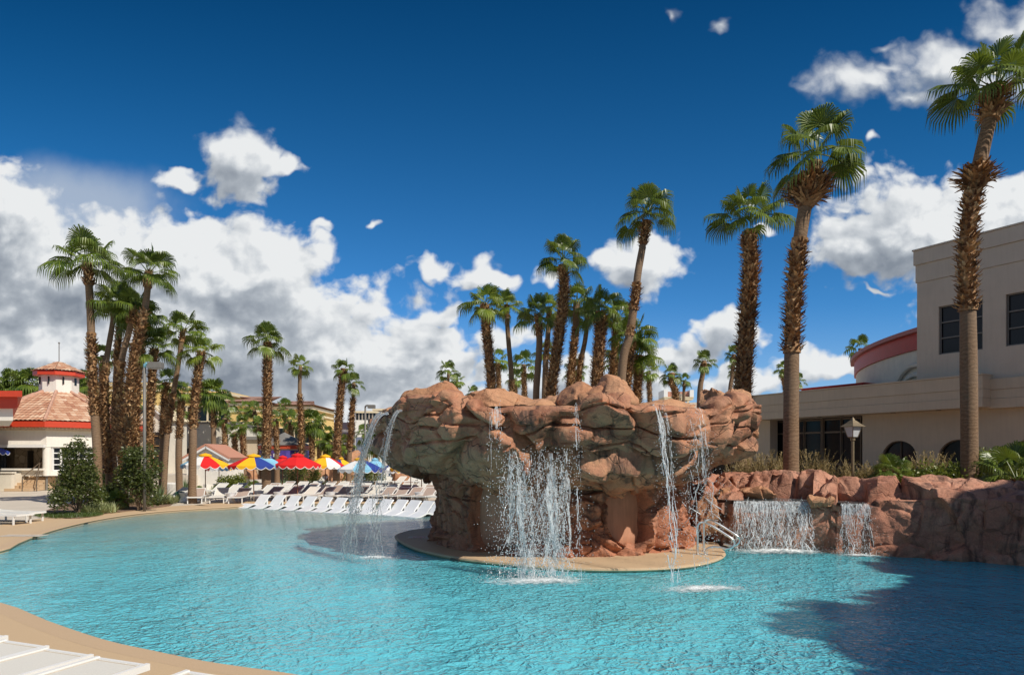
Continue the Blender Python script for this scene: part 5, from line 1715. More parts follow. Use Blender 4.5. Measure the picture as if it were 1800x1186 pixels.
def fan_shrub(label, base, w, trunk_h, seed, n=26, crown=None, name='dwarf_fan_palm'):
    root = empty(name, base); tag(root, label, 'fan palm shrub')
    if trunk_h > .05:
        mb = MB(); mb.tube([(0, 0, 0), (0, 0, trunk_h)], [.14, .12], 8)
        rnd = random.Random(seed)
        for _ in range(60):
            a = rnd.uniform(0, 6.28); z = rnd.uniform(0, trunk_h); o_ = Vector((math.cos(a), math.sin(a), 0)); s_ = Vector((-o_.y, o_.x, 0)) * .05
            b0 = o_ * .12 + Vector((0, 0, z)); mb.add([b0 - s_, b0 + s_, b0 + o_ * .09 + Vector((0, 0, .12))], [(0, 1, 2)])
        mb.build('trunk', [M['husk']], parent=root)
    me = crown or CROWN_MD[seed % 4]
    cr = bpy.data.objects.new('crown', me); COL.objects.link(cr); cr.parent = root
    cr.location = (0, 0, trunk_h); cr.scale = (w / 2,) * 3; cr.rotation_euler = (0, 0, seed)
    return root


fan_shrub('little fan palm with short husky trunk on the ridge by the first arch', PT(1566, 848, 19.6) - Vector((0, 0, .15)), 1.35, .42, 2, crown=CROWN_HI[1])
fan_shrub('big spiky dark fan palm at the right edge on the ridge', PT(1790, 862, 17.5) - Vector((0, 0, .1)), 2.3, .35, 3, crown=CROWN_HI[2])
fan_shrub('small fan palm at the foot of the trunks in the left planter', GP(180, 886, .05), 1.5, .9, 4)
fan_shrub('smallest fan palm beside the pool edge in the left planter', GP(178, 893, .05), 1.1, .35, 5)
fan_shrub('low bright fan palm right of the thick planter trunk', GP(211, 893, .05), 1.25, .35, 6, crown=CROWN_MD[1])
fan_shrub('low fan palm behind the second lounger on the left', GP(349, 872, .0), 1.1, .1, 7)
fan_shrub('low fan palm shrub behind the row of loungers near the blue umbrella', GP(445, 862, .0), 1.6, .1, 8)


def agave(label, base, w, seed, mt='agave', n=38):
    rnd = random.Random(seed); mb = MB()
    for i in range(n):
        a = 2.4 * i; el = R(82 - 70 * i / n + rnd.uniform(-6, 6)); L = w / 2 * rnd.uniform(.85, 1.15) * (1 + .25 * math.sin(el))
        d = Vector((math.cos(a) * math.cos(el), math.sin(a) * math.cos(el), math.sin(el))); s_ = Vector((-math.sin(a), math.cos(a), 0)) * .035
        mb.add([-s_ * .6, s_ * .6, d * L * .5 + s_, d * L * .5 - s_, d * L + Vector((0, 0, -.06 * L))], [(0, 1, 2, 3), (3, 2, 4)])
    o = mb.build('agave', [M[mt]], loc=base); tag(o, label, 'agave')
    return o


agave('spiky grey green yucca at the right end of the left planter', GP(279, 886, .05), 2.0, 1)
agave('low agave with pale leaves under the palms behind the white planter pot', GP(325, 866, 0), 1.8, 2)
agave('broad agave behind the loungers left of the red umbrella', GP(500, 862, 0), 1.5, 3)
agave('grey green agave behind the loungers right of the yellow umbrella', GP(572, 860, 0), 1.4, 4)
for k, (px, py, w) in enumerate([(392, 868, 1.6), (520, 856, 2.4), (545, 858, 2.2), (640, 856, 1.8), (655, 852, 2.2), (600, 852, 1.6), (420, 860, 1.3)]):
    bush(WORDS[k] + ' low shrub from the left in the bed behind the loungers' if False else ['dark low shrub left of the second umbrella pole', 'airy tall shrub left of the red umbrella pole', 'airy tall shrub right of the red umbrella pole', 'sparse shrub right of the blue and red umbrella', 'tallest shrub right of the blue and red umbrella pole', 'loose shrub under the small yellow umbrella', 'small dark shrub beside the second umbrella pole'][k],
         GP(px, py, 0), 1.7 if k not in (0, 6) else .9, w, 1700, .13, 40 + k, 'bush' if k % 2 else 'bush2', conic=.2, clumps=14)

# planter bed in the left with ground leaves
mb = MB()
bedp = [GP(x, y).xy for x, y in [(78, 903), (100, 909), (140, 911), (185, 903), (230, 898), (262, 894), (300, 888), (296, 880), (250, 876), (190, 876), (130, 884), (90, 894)]]
BL = smooth_loop(bedp, 3)
mb.add([(p.x, p.y, .03) for p in BL] + [(p.x, p.y, -.03) for p in BL], [tuple(range(len(BL)))] + [(i, (i + 1) % len(BL), len(BL) + (i + 1) % len(BL), len(BL) + i) for i in range(len(BL))])
o = mb.build('planter_bed', [M['soil']]); tag(o, kind='structure')


def ground_leaves(name, label, spots, n, size, matr, seed, hh=.25, up=.9):
    rnd = random.Random(seed); mb = MB()
    for _ in range(n):
        px, py, r = rnd.choice(spots); c = GP(px, py, .03)
        a = rnd.uniform(0, 6.28); q = rnd.random() ** .5 * r; p = Vector((c.x + q * math.cos(a), c.y + q * math.sin(a), .03 + 0))
        a2 = rnd.uniform(0, 6.28); el = up + rnd.uniform(-.5, .4); d = Vector((math.cos(a2) * math.cos(el), math.sin(a2) * math.cos(el), math.sin(el)))
        s_ = Vector((-d.y, d.x, 0)).normalized() * size * .07; L = size * rnd.uniform(.6, 1.3)
        mb.add([p - s_, p + s_, p + d * L], [(0, 1, 2)])
    o = mb.build(name, [matr]); tag(o, label, 'ground cover', kind='stuff')


ground_leaves('ground_cover', 'pale variegated grassy leaves along the pool side of the left planter', [(170, 896, .5), (180, 900, .5), (165, 902, .4), (270, 886, .5), (285, 885, .5), (296, 883, .4)], 2600, .42, M['lowgreen'], 5)
ground_leaves('grass', 'short dark green grass at the left tip of the planter', [(95, 904, .7), (110, 906, .8), (130, 907, .8), (150, 905, .6)], 5000, .12, M['turf'], 6)


# ------------------------------------------------------------------ umbrellas
def umbrella(label, px, d, ytop, wpx, cols, seed=0, cap=None):
    """market umbrella with a scalloped valance; cols = eight panel colours"""
    x = (px - 900) / 1200 * d
    zt = CAMH - (ytop - 803) / 1200 * d
    root = empty('pool_umbrella', (x, d, 0), R(seed * 13)); tag(root, label, 'umbrella', 'umbrellas over the loungers')
    Rr = wpx / 2 * d / 1200
    names = sorted(set(cols)); mats = [M[c_] for c_ in names]
    mb = MB(); zc = zt - .10; ze = zt - .62
    for k in range(8):
        a0, a1 = 2 * PI * k / 8, 2 * PI * (k + 1) / 8; mi = names.index(cols[k])
        for j in range(4):
            u0, u1 = .14 + .86 * j / 4, .14 + .86 * (j + 1) / 4
            f = lambda u, a: (Rr * u * math.cos(a) * (1 if a in (a0, a1) else .955), Rr * u * math.sin(a) * (1 if a in (a0, a1) else .955), zc + (ze - zc) * u ** 1.25 - (0 if a in (a0, a1) else .015))
            am = (a0 + a1) / 2
            mb.add([f(u0, a0), f(u0, am), f(u1, am), f(u1, a0)], [(0, 1, 2, 3)], mi)
            mb.add([f(u0, am), f(u0, a1), f(u1, a1), f(u1, am)], [(0, 1, 2, 3)], mi)
        # valance scallops
        P0_, Pm, P1_ = Vector(f(1, a0)), Vector(f(1, am)), Vector(f(1, a1))
        for A_, B_ in ((P0_, Pm), (Pm, P1_)):
            top = [A_.lerp(B_, i / 6) for i in range(7)]
            bot = [p + Vector((0, 0, -.07 - .13 * math.sin(PI * i / 6))) for i, p in enumerate(top)]
            mb.add(top + bot, [(i, i + 1, 8 + i, 7 + i) for i in range(6)], mi)
    mb.build('canopy', mats, parent=root)
    wm = MB()
    for k in range(8):
        a0, a1 = 2 * PI * k / 8, 2 * PI * (k + 1) / 8; am = (a0 + a1) / 2
        q = [Vector((Rr * math.cos(a0), Rr * math.sin(a0), ze)), Vector((Rr * .955 * math.cos(am), Rr * .955 * math.sin(am), ze - .015)), Vector((Rr * math.cos(a1), Rr * math.sin(a1), ze))]
        for A_, B_ in ((q[0], q[1]), (q[1], q[2])):
            pts = [A_.lerp(B_, i / 6) * 1.002 + Vector((0, 0, -.07 - .13 * math.sin(PI * i / 6))) for i in range(7)]
            for i in range(6): wm.bar(pts[i], pts[i + 1], .012, .025)
    wm.build('scallop_trim', [M['u_white']], parent=root)
    capm = M[cap or cols[0]]
    mb = MB(); mb.lathe((0, 0, 0), [(Rr * .27, zt - .17), (Rr * .27, zt - .10), (Rr * .15, zt - .045), (.02, zt)], 16); mb.build('vent_cap', [capm], parent=root)
    mb = MB(); mb.tube([(0, 0, 0), (0, 0, zt + .02)], .024, 8); mb.build('pole', [M['wood']], parent=root)
    mb = MB()
    for k in range(8):
        a0 = 2 * PI * k / 8; mb.bar((0, 0, zc - .06), (Rr * .98 * math.cos(a0), Rr * .98 * math.sin(a0), ze - .02), .02)
    mb.build('ribs', [M['white']], parent=root)
    mb = MB(); mb.lathe((0, 0, 0), [(.28, 0), (.28, .05), (.05, .10), (.04, .3)], 14); mb.build('base', [M['galv']], parent=root)
    return root


MIX = ['u_yellow', 'u_blue', 'u_sky', 'u_red', 'u_yellow', 'u_white', 'u_red', 'u_yellow']


def rot(l, k): return l[k:] + l[:k]


umbrella('leftmost umbrella with sky blue, white, red and yellow panels', 361, 36, 796, 82, ['u_yellow', 'u_yellow', 'u_sky', 'u_sky', 'u_sky', 'u_white', 'u_red', 'u_yellow'][0:5] + ['u_white', 'u_red', 'u_yellow'], 1, 'u_yellow')
umbrella('umbrella second from the left with blue, sky blue, red, white and yellow panels', 446, 35.5, 797, 86, ['u_yellow', 'u_sky', 'u_blue', 'u_white', 'u_red', 'u_yellow', 'u_blue', 'u_sky'], 2, 'u_yellow')
umbrella('plain sky blue umbrella behind the multicoloured one', 468, 42, 799, 62, ['u_sky'] * 8, 3)
umbrella('large plain red umbrella with white scalloped edge in front', 523, 36, 796, 80, ['u_red'] * 8, 1)
umbrella('plain red umbrella standing behind the large red one', 497, 42.5, 800, 56, ['u_red'] * 8, 4)
umbrella('yellow umbrella with white and red panels right of the red one', 572, 38, 798, 66, ['u_yellow', 'u_yellow', 'u_yellow', 'u_yellow', 'u_yellow', 'u_white', 'u_red', 'u_yellow'], 5, 'u_yellow')
umbrella('yellow and dark blue umbrella half hidden behind the yellow and white one', 597, 45, 802, 50, ['u_yellow', 'u_blue', 'u_yellow', 'u_blue', 'u_yellow', 'u_blue', 'u_yellow', 'u_yellow'], 2, 'u_yellow')
umbrella('plain yellow umbrella low in the distance beyond the others', 599, 62, 812, 34, ['u_yellow'] * 8, 3)
umbrella('sky blue, navy, red and yellow umbrella behind the left water jet', 634, 36, 803, 82, ['u_yellow', 'u_yellow', 'u_sky', 'u_sky', 'u_white', 'u_sky', 'u_blue', 'u_red'], 3, 'u_yellow')
umbrella('plain sky blue umbrella between the two left water jets', 659, 44, 804, 46, ['u_sky'] * 8, 2)
umbrella('navy, white and yellow umbrella under the left rock overhang', 694, 42, 808, 50, ['u_yellow', 'u_blue', 'u_white', 'u_yellow', 'u_blue', 'u_white', 'u_yellow', 'u_blue'], 1, 'u_yellow')
umbrella('yellow umbrella mostly hidden behind the left rock overhang, first pole', 722, 38, 803, 76, ['u_yellow', 'u_red'] * 4, 2)
umbrella('red umbrella hidden behind the fountain, middle of the last three poles', 741, 37, 805, 76, ['u_red'] * 8, 3)
umbrella('blue umbrella hidden behind the fountain, last pole beside the column', 754, 40, 805, 66, ['u_blue'] * 8, 4)
umbrella('blue umbrella with white edging at the far left edge', -24, 42, 776, 68, ['u_blue'] * 8, 2)
umbrella('small multicoloured umbrella far right of the leftmost one', 385, 46, 806, 44, ['u_red', 'u_white', 'u_sky', 'u_yellow'] * 2, 2)


# ------------------------------------------------------------------ loungers
def rrect(mb, x0_, x1_, y0_, y1_, z, t):
    mb.box(((x0_ + x1_) / 2, (y0_ + y1_) / 2, z), (x1_ - x0_, y1_ - y0_, t))


def make_lounger(fabric, label, back=27, group='loungers in rows on the deck'):
    """sling chaise; foot end at y=-0.95, head at +0.95; back raised by `back` degrees"""
    root = empty('sun_lounger', (0, 0, 0)); tag(root, label, 'sun lounger', group)
    mb = MB(); W = .32
    for s_ in (-1, 1): mb.box((s_ * W, 0, .325), (.045, 1.9, .06))
    mb.box((0, -.93, .318), (.595, .04, .055)); mb.box((0, .93, .31), (.60, .04, .055)); mb.box((0, .28, .30), (.60, .04, .04))
    mb.build('frame', [M['white']], parent=root)
    for sx in (-1, 1):
        for y in (-.80, .80):
            lb = MB(); lb.box((sx * W, y, .14), (.045, .05, .28)); lb.build('leg', [M['white']], parent=root)
    mb = MB(); mb.box((0, -.33, .335), (.59, 1.18, .012)); mb.build('seat', [fabric], parent=root)
    sm2 = MB()
    for s_ in (-1, 1): sm2.box((s_ * .262, -.33, .3425), (.006, 1.17, .003))
    for y_ in (-.88, .22): sm2.box((0, y_, .3425), (.52, .006, .003))
    sm2.build('seam', [M['stucco_hall']], parent=[c_ for c_ in root.children if c_.name.startswith('seat')][0])
    bk = MB(); Ls = .76; a = R(back); c0 = Vector((0, .27, .335)); dv_ = Vector((0, math.cos(a), math.sin(a)))
    Mx = Matrix.Rotation(a, 3, 'X')
    bk.box(c0 + dv_ * Ls / 2, (.57, Ls, .014), M=Mx); bo = bk.build('backrest', [fabric], parent=root)
    fm = MB()
    for s_ in (-1, 1): fm.box(c0 + dv_ * Ls / 2 + Vector((s_ * .30, 0, 0)), (.035, Ls, .035), M=Mx)
    fm.box(c0 + dv_ * (Ls - .005), (.635, .05, .05), M=Mx)
    fm.build('back_frame', [M['white']], parent=bo)
    return root


LW = make_lounger(M['sling_white'], 'x'); LB = make_lounger(M['sling_brown'], 'x'); LFLAT = make_lounger(M['sling_white'], 'x', 3, 'white loungers laid flat beside the camera')
used = {}


def put(proto, label, x, y, rz, z=0.0, group=None, sc=1.0):
    if id(proto) not in used: used[id(proto)] = 1; o = proto
    else: o = copy_tree(proto)
    o.location = (x, y, z); o.rotation_euler = (0, 0, rz); o['label'] = label
    if sc != 1.0: o.scale = (sc,) * 3
    if group: o['group'] = group
    return o


rnd = random.Random(77)
ROW1 = [(302, 'W', 35), (346, 'B', 34.5), (386, 'W', 34.8), (422, 'B', 34.5), (472, 'B', 36), (508, 'B', 36), (538, 'W', 36), (566, 'B', 36), (597, 'B', 36), (625, 'B', 36), (650, 'W', 36), (676, 'B', 35.8), (700, 'B', 35.8), (724, 'B', 35.5), (748, 'B', 35.2), (772, 'W', 35)]
for k, (px, c_, d_) in enumerate(ROW1):
    put(LW if c_ == 'W' else LB, ('white' if c_ == 'W' else 'taupe') + ' sling lounger, ' + WORDS[k] + ' from the left in the front row on the far deck', (px - 900) / 1200 * d_, d_, R(-14 if k > 3 else (-22, 18, 14, 6)[k]))
ROWS = [(38.6, [(400, 'W'), (436, 'W'), (462, 'W'), (486, 'W'), (512, 'B'), (536, 'B'), (560, 'W'), (584, 'B'), (606, 'W'), (630, 'B'), (654, 'W'), (678, 'W'), (702, 'B'), (726, 'W'), (750, 'B')], 'second row'),
        (41.2, [(378, 'W'), (412, 'B'), (444, 'W'), (470, 'B'), (494, 'W'), (518, 'W'), (542, 'B'), (566, 'W'), (590, 'W'), (612, 'B'), (636, 'W'), (660, 'B'), (684, 'W'), (708, 'W'), (732, 'W'), (756, 'W')], 'third row'),
        (44.0, [(500, 'B'), (524, 'W'), (548, 'W'), (572, 'B'), (594, 'W'), (618, 'W'), (640, 'B'), (664, 'W'), (688, 'W'), (712, 'B'), (736, 'W')], 'fourth row')]
for d_, lst, rowname in ROWS:
    for k, (px, c_) in enumerate(lst):
        dd = d_ + rnd.uniform(-.25, .25)
        put(LW if c_ == 'W' else LB, ('white' if c_ == 'W' else 'taupe') + ' sling lounger, ' + WORDS[k] + ' from the left in the ' + rowname + ' on the far deck', (px - 900) / 1200 * dd, dd, R(-12 + rnd.uniform(-5, 5)))
# far terrace of white chairs
rnames = ['nearest', 'second nearest', 'middle', 'second farthest', 'farthest']
for r_ in range(5):
    d_ = 56 + 5.5 * r_
    for k in range(11):
        px = 560 + 20 * k + (10 if r_ % 2 else 0)
        put(LW, 'white lounger on the far terrace, ' + WORDS[k] + ' from the left in its ' + rnames[r_] + ' row', (px - 900) / 1200 * d_, d_, R(-10 + rnd.uniform(-12, 12)), group='white loungers on the far terrace')
# side tables
tb0 = None
for k, (px, d_, lab) in enumerate([(324, 34.8, 'white drum side table between the two leftmost loungers'), (405, 34.3, 'white drum side table between the white and taupe loungers'), (455, 36.5, 'white drum side table under the second umbrella'), (490, 35.4, 'white drum side table left of the red umbrella pole'),
                               (581, 35.4, 'white drum side table right of the yellow umbrella pole'), (737, 35.2, 'white drum side table close to the fountain column'), (690, 37, 'white drum side table behind the front row')]):
    if tb0 is None:
        mb = MB(); mb.lathe((0, 0, 0), [(.22, 0), (.25, .06), (.17, .26), (.25, .46), (.27, .50)], 20); tb0 = mb.build('side_table', [M['resin']], smooth=False); o = tb0
    else: o = copy_tree(tb0)
    o.location = ((px - 900) / 1200 * d_, d_, 0); tag(o, lab, 'side table', 'side tables among the loungers')

# white ledge chaises standing in the shallow water
prof = [(-.98, .02), (-.90, .10), (-.70, .13), (-.45, .22), (-.22, .30), (.02, .24), (.20, .15), (.34, .16), (.50, .34), (.72, .62), (.88, .80)]
LED = MB(); th = .07; Wd = .34
pp = [Vector((0, a, b2)) for a, b2 in prof]
sm_ = [cat(pp, i / 30) for i in range(31)]
top = [(p.y, p.z) for p in sm_]
bot = []
for i, p in enumerate(sm_):
    t_ = (sm_[min(i + 1, 30)] - sm_[max(i - 1, 0)]).normalized(); bot.append((p.y + t_.z * th, p.z - t_.y * th))
vs = [(x, y, z) for x in (-Wd, Wd) for y, z in top] + [(x, y, z) for x in (-Wd, Wd) for y, z in bot]
n_ = 31; fs = []
for i in range(30):
    fs += [(i, i + 1, n_ + i + 1, n_ + i), (2 * n_ + i, 3 * n_ + i, 3 * n_ + i + 1, 2 * n_ + i + 1), (i, 2 * n_ + i, 2 * n_ + i + 1, i + 1), (n_ + i, n_ + i + 1, 3 * n_ + i + 1, 3 * n_ + i)]
fs += [(0, n_, 3 * n_, 2 * n_), (30, 2 * n_ + 30, 3 * n_ + 30, n_ + 30)]
LED.add(vs, fs)
base_led = LED.build('ledge_chaise', [M['resin']])
# supports under the wave
root_led = empty('pool_chaise', (0, 0, 0)); tag(root_led, 'x', 'pool chaise', 'white moulded chaises in the shallow water'); base_led.parent = root_led; base_led.name = 'shell'
sp = MB()
for y, z1_ in ((-.85, .06), (.27, .10), (.72, .50)): sp.box((0, y, z1_ / 2 - .05), (.60, .10, z1_ + .1))
sp.build('support', [M['resin']], parent=root_led)
LEDPX = [(437, 893.5), (464, 895), (491, 896.5), (519, 898), (547, 899.5), (573, 901), (600, 902.5), (627, 903.5), (654, 905), (680, 906), (703, 907.5), (726, 909), (747, 911)]
for k, (px, py) in enumerate(LEDPX):
    g0 = GP(px, py, -.16)
    o = root_led if k == 0 else copy_tree(root_led)
    o.location = (g0.x, g0.y + .5, -.17); o.rotation_euler = (0, 0, R(-30 - 1.2 * k)); o.scale = (.98, .88, .78)
    o['label'] = 'white moulded chaise in the shallow water, ' + WORDS[k] + ' from the left of the row'

# near loungers, bottom left corner
for k, (x, y, lab) in enumerate([(-5.35, 7.25, 'flat white lounger at the left edge, farthest of the near row'), (-4.65, 6.86, 'flat white lounger, second of the near row in the bottom left corner'),
                                 (-4.02, 6.56, 'flat white lounger, third of the near row in the bottom left corner'), (-3.32, 6.26, 'flat white lounger at the right end of the near row'), (-2.27, 5.84, 'flat white lounger apart from the row, only its corner in the photo')]):
    ang = math.atan2(-.20, .98)
    ax = Vector((math.sin(-ang) * -1, 0, 0))
    u = Vector((-.36, -.93, 0)).normalized(); side = Vector((-.93, .36, 0)).normalized()
    c = Vector((x, y, 0)) + u * .95 + side * .34
    put(LFLAT, lab, c.x, c.y, math.atan2(u.y, u.x) - R(90), z=.055, sc=1.0)
# bench-like loungers at the left edge
for k, (px, lab) in enumerate([(46, 'flat white lounger seen side on at the left edge of the far deck')]):
    c = GP(px, 921, 0)
    put(LFLAT, lab, c.x - .95, c.y + .2, R(78), z=.0, group='loungers at the left edge')
c = GP(46, 921, 0)
put(LFLAT, 'second flat white lounger directly behind the one at the left edge', c.x - 1.15, c.y + 1.1, R(78), group='loungers at the left edge')

# ------------------------------------------------------------------ small furniture
# shoebox light poles
def light_pole(label, px, d, ytop, zb=0.0, s_=1.0):
    x = (px - 900) / 1200 * d; zt = CAMH - (ytop - 803) / 1200 * d
    root = empty('light_pole', (x, d, zb)); tag(root, label, 'light pole', 'shoebox light poles')
    h = zt - zb
    mb = MB(); mb.tube([(0, 0, 0), (0, 0, h - .16)], .065 * s_, 10); mb.build('pole', [M['galv']], parent=root, smooth=True)
    mb = MB(); mb.tube([(0, 0, h - .2), (.02, 0, h - .08), (.10, 0, h - .02), (.2, 0, h)], .065 * s_, 10); mb.build('bracket', [mat('sky_blue_tape', (.20, .45, .55), .5) if px < 400 else M['galv']], parent=root, smooth=True)
    mb = MB(); mb.box((.48, 0, h - .10), (.56, .36, .26)); hd = mb.build('lamp_head', [M['galv']], parent=root, bevel=.02)
    mb = MB(); mb.box((.48, 0, h - .235), (.46, .28, .012)); mb.build('lens', [M['lampglass']], parent=hd)
    return root


light_pole('tall grey shoebox light pole among the left planter palms', 254, 29.0, 638)
light_pole('shoebox light pole in the distance above the left rock spout', 642, 52, 712)
# ornate lamp
LP_ = empty('lamp_post', ((1499 - 900) / 1200 * 21.5, 21.5, 1.2)); tag(LP_, 'aged brass lamp post with a four sided lantern in front of the glass front', 'lamp post')
zt_ = CAMH + (803 - 733) / 1200 * 21.5 - 1.2
mb = MB(); mb.lathe((0, 0, 0), [(.11, 0), (.10, .12), (.06, .2), (.045, .6), (.045, zt_ - .75), (.07, zt_ - .73), (.07, zt_ - .66), (.04, zt_ - .64)], 12); mb.build('post', [M['lampbrass']], parent=LP_, smooth=False)
LH = MB()
def frus(mb, w0, w1, z0, z1): 
    a, b2 = w0 / 2, w1 / 2
    mb.add([(-a, -a, z0), (a, -a, z0), (a, a, z0), (-a, a, z0), (-b2, -b2, z1), (b2, -b2, z1), (b2, b2, z1), (-b2, b2, z1)], [(3, 2, 1, 0), (4, 5, 6, 7), (0, 1, 5, 4), (1, 2, 6, 5), (2, 3, 7, 6), (3, 0, 4, 7)])
frus(LH, .20, .36, zt_ - .62, zt_ - .30); LH.build('lantern_glass', [M['lampglass']], parent=LP_).rotation_euler = (0, 0, R(20))
LH = MB(); frus(LH, .52, .30, zt_ - .295, zt_ - .20); frus(LH, .30, .12, zt_ - .198, zt_ - .10); frus(LH, .10, .02, zt_ - .098, zt_ + .0); frus(LH, .14, .21, zt_ - .66, zt_ - .622)
LH.build('lantern_roof', [M['lampbrass']], parent=LP_).rotation_euler = (0, 0, R(20))
LH = MB()
for sx in (-1, 1):
    for sy in (-1, 1): LH.bar((sx * .105, sy * .105, zt_ - .62), (sx * .185, sy * .185, zt_ - .29), .022)
LH.build('lantern_frame', [M['lampbrass']], parent=LP_).rotation_euler = (0, 0, R(20))
# lamp on the terrace
TL = empty('lamp_post', ((82 - 900) / 1200 * 47.5, 47.5, 0)); tag(TL, 'slim grey lamp post with a small lantern in front of the pavilion', 'lamp post')
mb = MB(); mb.tube([(0, 0, 0), (0, 0, 3.45)], [.08, .06], 8); mb.build('post', [M['galv']], parent=TL)
mb = MB(); mb.lathe((0, 0, 3.4), [(.06, 0), (.16, .1), (.20, .42), (.02, .62)], 8); mb.build('lantern', [M['galv']], parent=TL)

# iron fence on the ridge
FE = empty('iron_fence', PT(1476, 846, 22.8)); tag(FE, 'short dark iron picket fence behind the dry reeds on the ridge', 'fence')
mb = MB(); mb.box((0, 0, .42), (2.2, .03, .03)); mb.box((0, 0, .08), (2.2, .03, .03)); mb.build('rail', [M['iron']], parent=FE)
for k in range(17):
    mb = MB(); mb.box((-1.08 + .135 * k, 0, .24), (.022, .022, .56)); mb.build('picket', [M['iron']], parent=FE)

# chrome pool rail: two bent tubes
HR = empty('pool_handrail', (5.1, 16.3, 0)); tag(HR, 'stainless steel double pool handrail on the right end of the island', 'handrail')
for off in (Vector((0, 0, 0)), Vector((.30, .55, 0))):
    mb = MB()
    P_ = [PT(1226, 974, 16.1), PT(1226, 940, 16.1), PT(1226, 925, 16.1), PT(1229, 919, 16.1), PT(1237, 917.5, 16.1), PT(1248, 922, 16.0), PT(1268, 934, 15.9), PT(1286, 946, 15.8), PT(1291, 953, 15.8), PT(1287, 961, 15.8), PT(1277, 964, 15.85), PT(1262, 961, 15.95), PT(1247, 962, 16.0), PT(1240, 968, 16.05), PT(1239.5, 976, 16.05)]
    P_ = [p + off for p in P_]
    P_[0].z = 0.0; P_[-1].z = 0.0
    if off.length: P_ = P_[:-4] + [P_[-4]]
    pts = [cat(P_, i / 60) - HR.location for i in range(61)]
    mb.tube(pts, .028, 10); rl = mb.build('rail', [M['steel']], parent=HR, smooth=True)
    mb = MB()
    for q in ([P_[0], P_[-1]] if not off.length else [P_[0]]): mb.lathe(q - HR.location, [(.055, 0), (.055, .012), (.03, .03)], 14)
    mb.build('base_flange', [M['steel']], parent=rl)

# green bin, pots, speaker-like boxes
c = GP(316, 882, 0)
mb = MB(); mb.lathe((0, 0, 0), [(.24, 0), (.22, .05), (.22, .42), (.25, .44), (.25, .50), (.1, .56)], 18)  # small drum-shaped green bin, no lamp in it
o = mb.build('green_bin', [M['bin']], loc=(c.x, c.y, 0)); tag(o, 'small dark green drum shaped deck fixture at the pool edge near the yucca', 'deck fixture')
c = GP(302, 868, 0)
PO = empty('planter_pot', (c.x, c.y, 0)); tag(PO, 'wide round white planter pot behind the leftmost lounger', 'planter')
mb = MB(); mb.lathe((0, 0, 0), [(.35, 0), (.55, .45), (.62, .62), (.62, .70), (.54, .70), (.50, .60)], 24, close=False); mb.build('bowl', [M['pot']], parent=PO, smooth=False)
mb = MB(); mb.lathe((0, 0, 0), [(.01, .62), (.52, .62)], 24, close=False); mb.build('soil', [M['soil']], parent=PO)
# white low bench walls behind the loungers
for k, (pa, pb, py, h_, lab) in enumerate([(385, 462, 852, .42, 'low white curved bench wall behind the second umbrella'), (360, 398, 864, .5, 'short white wall segment beside the leftmost umbrella pole'), (590, 780, 848, .35, 'long low pale wall edging the far terrace')]):
    a = GP(pa, py, 0); b2 = GP(pb, py - 1, 0); mb = MB()
    pts = [a.lerp(b2, i / 8) + Vector((0, .5 * math.sin(PI * i / 8), 0)) for i in range(9)]
    for i in range(8): mb.bar(pts[i] + Vector((0, 0, h_ / 2)), pts[i + 1] + Vector((0, 0, h_ / 2)), .32, h_)
    o = mb.build('bench_wall', [M['stucco_white']]); tag(o, lab, 'wall')
# pink rocks in the far bed
for k, (px, py, d_, s_) in enumerate([(545, 795, 58, (2.2, 1.2, 1.5)), (572, 790, 62, (1.2, 1, 1.5)), (592, 798, 56, (1.0, .8, 1.2)), (622, 792, 60, (1.2, 1, 1.6)), (425, 797, 58, (2.4, 1, 1.0)), (700, 800, 58, (2, 1, 1.4))]):
    g0 = PT(px, py, d_); g0.z = .3
    o = boulder('garden_boulder', g0, (s_[0], s_[1], s_[2] + 1.1), 400 + k, M['rock_top'], None, .3 * k, 10, 4, .1)
    tag(o, ['broad pink boulder behind the red umbrella', 'narrow pink boulder above the yellow umbrella', 'small pink boulder right of the yellow umbrella top', 'pink boulder beside the two small palms', 'low salmon rock behind the second umbrella', 'pink rock behind the left overhang of the fountain'][k], 'boulder', 'pink boulders in the far bed')

# deck marks and skimmer slots
c = GP(36, 942, 0)
mk = MB()
for i in range(3):
    for j in range(2): mk.box((c.x - .42 + i * .42, c.y + j * .26, .0085), (.38, .2, .003))
o = mk.build('depth_marker', [mat('pale_marker_tile', (.62, .55, .46), .6)]); tag(o, 'worn pale depth marker tiles set in the deck at the left edge', 'marker tiles')
DM = empty('no_diving_marker', (GP(737, 944, 0).x, GP(737, 944, 0).y, .006)); tag(DM, 'faded red round marker tile on the left end of the island deck', 'marker tile')
mb = MB(); mb.box((0, 0, .0015), (.62, .46, .003)); mb.build('tile', [mat('marker_tile', (.50, .38, .28), .5)], parent=DM)
mb = MB()
for k in range(28):
    a, b2 = 2 * PI * k / 28, 2 * PI * (k + 1) / 28
    mb.bar((.17 * math.cos(a), .17 * math.sin(a), .005), (.17 * math.cos(b2), .17 * math.sin(b2), .005), .035, .003)
mb.bar((-.12, .12, .0065), (.12, -.12, .0065), .035, .003)
mb.build('red_symbol', [M['signred']], parent=DM)
